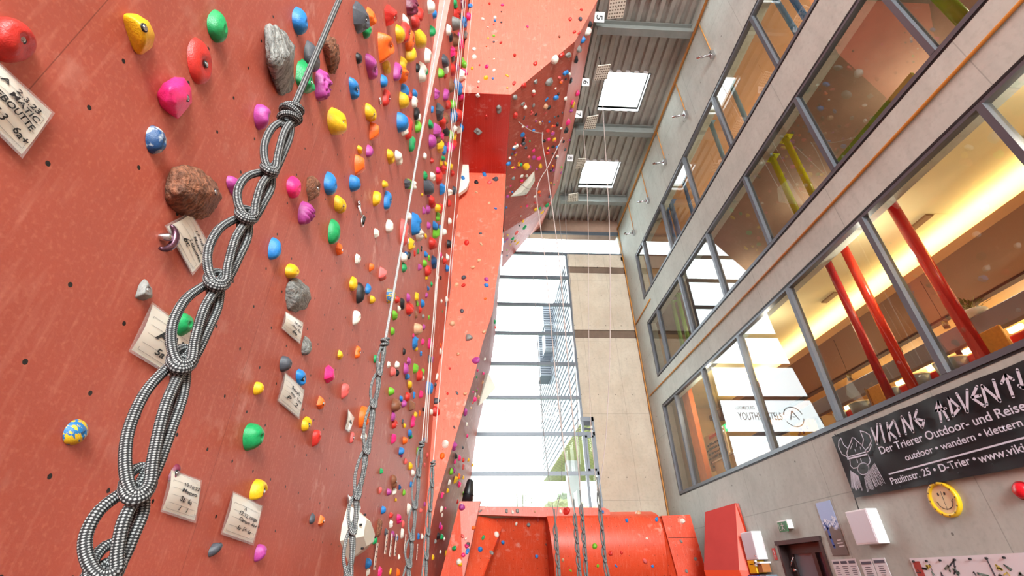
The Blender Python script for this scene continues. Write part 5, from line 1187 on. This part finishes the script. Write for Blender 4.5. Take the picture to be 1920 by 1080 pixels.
for (px, py) in ((721, 1016), (730, 1022), (739, 1022), (701, 1043), (757, 1020), (780, 1035)):
    q = hit(px, py); t = thing('route_strip', 'narrow white route name strip hanging below small holds on the far red wall', 'card', q[0], 'narrow route strips near the foot of the far wall')
    p = q[0]+q[1]*.02; MB().box((p.x-.002, p.y-.045, p.z-.11), (p.x+.002, p.y+.045, p.z+.11)).build('strip', M_card, t)
    mb = MB()
    for i in range(5): mb.box((p.x+.002, p.y-.02, p.z-.09+i*.04), (p.x+.004, p.y+.015, p.z-.075+i*.04))
    mb.build('handwriting', M_ink, t)

# bolt hangers and a quickdraw
def hanger(px, py, label, s=.03, nm='bolt_hanger'):
    q = hit(px, py); L_, N_ = q; F_ = frame_at(L_, N_); t = thing(nm, label, 'hanger', L_, 'steel hangers on the walls')
    pts = [L_+N_*.012+F_.col[0]*math.cos(a)*s+F_.col[1]*math.sin(a)*s*.8-F_.col[1]*s*.3 for a in [i*PI/8 for i in range(16)]]
    MB().tube(pts, s*.22, 8, closed=True).build('eye', M_chrome, t); MB().cyl(L_, L_+N_*.02, s*.35, 8).build('bolt_head', M_chrome, t); return t
hanger(711, 188, 'steel hanger beside the small red leaf-shaped hold', .028)
hanger(671, 382, 'steel hanger that carries the black quickdraw', .03)
t = thing('quickdraw', 'short black and silver quickdraw hanging from a steel hanger', 'quickdraw', onX(679, 411, XL+.06))
a, b_ = onX(673, 386, XL+.05), onX(678, 404, XL+.06)
MB().tube([a, b_], .008, 8).build('sling', M_white, t)
c_ = onX(679, 414, XL+.06); pts = [c_+Vector((.004, math.cos(q)*.026, math.sin(q)*.05)) for q in [i*PI/9 for i in range(18)]]
MB().tube(pts, .0075, 8, closed=True).build('carabiner', M_chrome, t); MB().tube([c_+Vector((.01, -.006, -.03)), c_+Vector((.01, 0, .035))], .014, 8).build('gate', M_black, t)
# half-moon plum hanger beside the yellowed card
t = thing('metal_hanger', 'plum and silver half-moon hanger beside the yellowed topo card', 'hanger', onX(306, 443, XL))
c_ = onX(300, 443, XL); mb = MB()
mb.tube([c_+Vector((.015+.012*math.sin(i*PI/10), .028*math.sin(i*PI/10), .045*math.cos(i*PI/10))) for i in range(11)], [.005+.007*math.sin(i*PI/10) for i in range(11)], 10)
mb.build('crescent', plain('plum metal', (92, 60, 74), .25, .7), t)
MB().lathe(c_+Vector((0.0, .004, 0)), [(.012, 0), (.012, .03), (0, .032)], (1, 0, 0), 12).build('bolt_head', M_chrome, t)

# ---------------------------------------------------------------- ropes
def rope_mat(name, a, b_, nu=10, nv=420, mixf=None):
    g = G(name); uv = g.n('ShaderNodeUVMap').outputs[0]; x = g.n('ShaderNodeSeparateXYZ'); g.t.links.new(uv, x.inputs[0])
    U = g.math('MULTIPLY', x.outputs[0], nu); V = g.math('MULTIPLY', x.outputs[1], nv)
    p = g.math('ADD', U, V); q = g.math('SUBTRACT', U, V)
    c = g.math('MULTIPLY', g.math('SINE', g.math('MULTIPLY', p, PI)), g.math('SINE', g.math('MULTIPLY', q, PI)))
    g.col(g.mix(g.ramp(c, .0, .55), lin(a), lin(b_))); g.b.inputs['Roughness'].default_value = .75
    g.bump(c, .35, .0006); return g.m
M_rope = rope_mat('black and white braided sheath', (20, 21, 24), (150, 152, 152), 8, 420)
M_rope2 = rope_mat('grey braided sheath', (60, 62, 64), (150, 152, 150), 6, 200)
M_rope3 = plain('pale rope', (178, 166, 160), .8); M_rope4 = plain('dull grey rope', (120, 116, 116), .8)
def chain_link(a, b_, s, w, r, parent, mat, name='loop', n=10):
    u = b_-a; nn = u.normalized().cross(s).normalized()
    if nn.dot(EYE-a) < 0: nn = -nn
    def P(t, si, ni): return a+u*t+s*(w*si)+nn*(r*ni)
    pts = [P(-.10, .1, -2.2), P(.05, -.45, -1.2), P(.3, -.95, 0), P(.6, -1.0, .3), P(.86, -.62, 1.0), P(1.03, -.05, 1.9), P(.97, .42, 1.7), P(.75, .22, 1.6), P(.4, .02, 1.8), P(.12, .15, .6), P(-.06, .42, -1.2)]
    MB().tube(smooth(pts+[pts[0]], 6)[:-1], r, n, closed=True).build(name, mat, parent)
    q = [P(-.02, .35, -1.4), P(.25, .62, -.8), P(.55, .60, -.2), P(.85, .55, -.6), P(1.05, .35, -1.2)]
    MB().tube(smooth(q, 6), r, n).build('strand', mat, parent)
    q = [P(0, -.05, -2.6), P(.3, .35, -2.2), P(.6, .45, -2.0), P(1.0, .1, -2.4)]
    MB().tube(smooth(q, 5), r, n).build('strand', mat, parent)
    # snug turn at the crossing
    c_ = P(.99, .05, 0); v = nn
    MB().tube([c_+s*(math.cos(i*PI/9)*w*.50)+nn*(math.sin(i*PI/9)*r*2.7)+u.normalized()*(r*3.2*math.sin(i*PI/9)-r) for i in range(18)], r*.95, n, closed=True).build('turn', mat, parent)
def knot(c_, ax, s, r, parent, mat, k=1.0):
    nn = ax.cross(s).normalized()
    for j, (h, R, tl) in enumerate(((1.6, 2.3, .35), (-.4, 2.6, -.3), (-2.6, 2.2, .3))):
        MB().tube([c_+ax*(h*r*k)+s*(math.cos(i*PI/10)*R*r*k)+nn*(math.sin(i*PI/10)*R*r*k*.9)+ax*(math.cos(i*PI/10)*tl*R*r*k) for i in range(20)], r, 10, closed=True).build('knot_turn', mat, parent)
    MB().tube(smooth([c_+ax*r*4*k, c_+s*r*1.5*k+nn*r*2, c_-ax*r*3*k-s*r*1.5*k+nn*r*2.4, c_-ax*r*6*k], 6), r, 10).build('knot_turn', mat, parent)

def hang_rope(name, label, kz, pts, r, mat, hmat=None, hr=None, top_z=14.1, w=.022, cont=None, nside=10, extra_top=1):
    """pts: knot point then crossings in the picture; distance grows so that the rope hangs plumb"""
    def at(px, py): return atD(px, py, 1/(kz*(py+850)))
    P_ = [at(*p) for p in pts]
    t = thing(name, label, 'rope', P_[0], 'climbing ropes tied off in chain knots')
    top_dir = (at(pts[0][0]+(cont[0]-pts[0][0]), cont[1])-P_[0]).normalized()
    end = P_[0]+top_dir*((top_z-P_[0].z)/top_dir.z)
    s = Vector((.8, .6, 0)).normalized()
    N = 40; L_ = [P_[0]+(end-P_[0])*(i/N)**2 for i in range(N+1)]
    MB().tube(L_, hr or r, nside).build('hanging_part', hmat or mat, t)  # hmat: paler copy of the sheath, light on the upper run coloured in
    if extra_top == 2: MB().tube([p+s*r*2 for p in L_], hr or r, nside).build('hanging_part', hmat or mat, t)
    ax = (P_[0]-P_[1]).normalized(); ss = (s-ax*s.dot(ax)).normalized()
    knot(P_[0], ax, ss, r, t, mat)
    for i in range(len(P_)-1):
        u = (P_[i+1]-P_[i]).normalized(); ss = (s-u*s.dot(u)).normalized()
        chain_link(P_[i] if i else P_[0]-ax*r*3, P_[i+1], ss if i % 2 == 0 or w < .02 else ss, w*(.8 if i == 0 else 1), r, t, mat, n=nside)
    return t
hang_rope('knotted_rope', 'thick black and white flecked rope in big chain loops, closest to the camera', .0013,
          [(546, 212), (502, 322), (458, 408), (402, 532), (336, 682), (252, 920), (190, 1075), (110, 1290)], .0053, M_rope, cont=(636, 0), w=.021, nside=14)
hang_rope('knotted_rope', 'grey rope chain-knotted in front of the big orange hold and white volume', .000377,
          [(722, 640), (710, 700), (699, 760), (686, 846), (668, 930), (660, 995), (652, 1080), (640, 1180)], .0052, M_rope2, rope_mat('lit grey sheath', (120, 122, 124), (206, 206, 204), 6, 200), .0052, cont=(834, 0), w=.019)  # same rope, its lit upper run painted in a paler sheath
hang_rope('knotted_rope', 'grey rope with round knot and loose bundle beside the orange tower edge', .00022,
          [(791, 832), (784, 890), (777, 950), (771, 1010), (766, 1060), (758, 1140)], .0056, M_rope2, M_rope3, .0036, cont=(868, 0), w=.026)
hang_rope('knotted_rope', 'grey rope chain hanging against the lower orange tower face', .00019,
          [(812, 868), (810, 910), (806, 955), (802, 1000), (799, 1045), (794, 1120)], .0054, M_rope2, M_rope3, .0034, cont=(886, 0), w=.020)
# second strand pair left of the corner
t = thing('hanging_rope', 'pale double rope hanging straight along the far red wall', 'rope', atD(800, 700, 5.2), 'thin pale hanging ropes')
for dx in (0, 5):
    q = [atD(px+dx*.7, py, 1/(.000125*(py+850))) for px, py in ((873, -40), (855, 174), (838, 330), (822, 470), (812, 600), (803, 720), (797, 830))]
    MB().tube(smooth(q, 5), .0055, 8).build('strand', M_rope3, t)
# ropes in front of the window, hung from the flank of the overhang
q0 = hit(1017, 250); yr = q0[0].y-.05
def pl(pts, y=None): return [onY(px, py, yr if y is None else y) for px, py in pts]
def thin(name, label, pts, r=.008, mat=None, y=None, grp='thin pale hanging ropes'):
    t = thing(name, label, 'rope', pl(pts, y)[-1], grp); MB().tube(smooth(pl(pts, y), 5), r, 7).build('strand', mat or M_rope3, t); return t
thin('hanging_rope', 'thin rope slanting from the upper flank to its sling, topmost of the two slanting ones', [(1068, 150), (1040, 205), (1017, 250), (1026, 320), (1037, 400), (1049, 493), (1060, 620), (1072, 760), (1085, 880), (1090, 950)], .012)
thin('hanging_rope', 'thin rope running from the lower sling down past the window bars', [(1055, 258), (1030, 308), (1007, 354), (1014, 430), (1023, 493), (1034, 620), (1050, 780), (1066, 900), (1078, 967)], .011)
thin('hanging_rope', 'very thin grey rope closest to the tower in front of the window', [(992, 440), (1003, 560), (1017, 780), (1030, 903), (1036, 947), (1041, 987)], .006, M_rope4)
thin('hanging_rope', 'thin rope in front of the grey building bays', [(1046, 380), (1055, 500), (1044, 640), (1052, 780), (1053, 903), (1046, 947), (1041, 987)], .006, M_rope4)
thin('hanging_rope', 'thin rope hanging in front of the concrete block, nearer to the window jamb', [(1094, 245), (1100, 330), (1103, 440), (1104, 640), (1108, 800), (1120, 924)], .007)
thin('hanging_rope', 'long pale rope from station number five crossing the skylights and concrete', [(1118, 45), (1128, 171), (1137, 310), (1143, 440), (1144, 640), (1136, 820), (1122, 924)], .010)
thin('hanging_rope', 'faint rope hanging from the plate beside station number eight', [(1062, 300), (1061, 420), (1072, 560), (1082, 760), (1090, 950)], .006, M_rope4)
for px, py, qx, qy, nm in ((972, 228, 1017, 250, 'upper'), (975, 343, 1007, 354, 'lower')):
    a = hit(px, py)[0]; b_ = onY(qx, qy, yr); t = thing('rope_sling', f'{nm} webbing sling holding a thin rope off the overhang flank', 'sling', a, 'slings on the overhang flank')
    mid_ = (a+b_)/2-Vector((0, 0, .12)); MB().tube(smooth([a, mid_, b_], 8), .010, 8).build('webbing', M_rope3, t)
    MB().tube([b_+Vector((math.cos(i*PI/6)*.03, 0, math.sin(i*PI/6)*.05)) for i in range(12)], .008, 8, closed=True).build('carabiner', M_chrome, t)
for i, (pts, nm) in enumerate((([(1041, 985), (1043, 1010), (1045, 1035), (1047, 1060), (1048, 1090)], 'leftmost of the four in front of the boulder wall'), ([(1078, 965), (1080, 990), (1082, 1015), (1084, 1040), (1086, 1065), (1088, 1090)], 'second of the four, slim and paired with the next'),
                               ([(1090, 948), (1092, 972), (1094, 997), (1096, 1022), (1098, 1047), (1100, 1085)], 'third of the four in front of the boulder bulge'), ([(1122, 922), (1125, 955), (1129, 990), (1132, 1025), (1134, 1050), (1142, 1090)], 'rightmost of the four, with a split tail'))):
    q = pl(pts); t = thing('knotted_rope', 'small chain-knotted rope end, '+nm, 'rope', q[0], 'chain-knotted rope ends by the boulder wall')
    s = Vector((1, 0, 0))
    for a, b_ in zip(q, q[1:]): chain_link(a, b_, s, .034, .014, t, M_rope2, n=7)
    MB().tube(smooth([q[0]+Vector((0, 0, .25)), q[0]], 3), .012, 7).build('strand', M_rope2, t)

# station numbers and perforated plates below the roof
for px, py, d_ in ((1124, 32, '5'), (1098, 154, '6'), (1085, 214, '7'), (1069, 296, '8')):
    p = onX(px, py, 2.86); nrm = Vector((0, -.8, -.6)).normalized(); rt = Vector((1, 0, 0)); up = nrm.cross(rt)
    if up.z < 0: up = -up
    t = thing('number_plate', f'white plate with black number {d_} hanging on the upper edge of the overhang', 'sign', p, 'station number plates')
    w = .13 if d_ == '5' else .11
    M = Matrix((rt, up, nrm)).transposed().to_4x4(); M.translation = p
    MB().box((-w, -w, -.01), (w, w, 0), M).build('plate', M_white, t)
    a = rt*0; base = p+nrm*.004
    text_obj(d_, base+up*w*.5-rt*w*.6, base-up*w*.5-rt*w*.6, w*1.3, M_black, t, 'digit', up=rt)
    MB().cyl(p+up*w, p+up*w+Vector((-.05, 0, .1)), .006, 6).build('tie', M_dark, t)
g = G('perforated plate'); P, X, Y, Z = g.pos(); g.col(lin((224, 220, 206))); g.b.inputs['Roughness'].default_value = .6; M_plate = g.m
for k_, cs in enumerate((((1144, -3), (1176, -8), (1168, 33), (1139, 36)), ((1121, 124), (1145, 121), (1138, 149), (1114, 151)), ((1101, 220), (1122, 216), (1116, 241), (1094, 243)), ((1084, 298), (1100, 298), (1095, 314), (1079, 317)), ((1066, 365), (1084, 362), (1084, 377), (1064, 379)))):
    c4 = [onZ(x, y, 13.55) for x, y in cs]; ctr = sum(c4, Vector((0, 0, 0)))/4
    t = thing('perforated_plate', 'white perforated plate hanging under the roof, '+['at the top edge', 'beside the nearer skylight', 'between the two skylights', 'beside the further skylight', 'beyond the further skylight'][k_], 'ceiling plate', ctr, 'perforated plates under the roof')
    MB().prism(c4, (0, 0, .03)).build('plate', M_plate, t)
    mb = MB()
    for i in range(6):
        for j in range(6):
            u, v = (i+.5)/6, (j+.5)/6; p = (c4[0]*(1-u)+c4[1]*u)*(1-v)+(c4[3]*(1-u)+c4[2]*u)*v-Vector((0, 0, .003))
            mb.add([p+Vector((math.cos(a*PI/4)*.022, math.sin(a*PI/4)*.022, 0)) for a in range(8)], [tuple(range(8))])
    mb.build('perforations', plain('plate hole shadow grey', (120, 112, 96), .8), t)
    MB().cyl(ctr, ctr+Vector((0, 0, .75)), .012, 6).box(ctr+Vector((-.04, -.04, .03)), ctr+Vector((.04, .04, .14))).build('hanger_rod', M_dark, t)
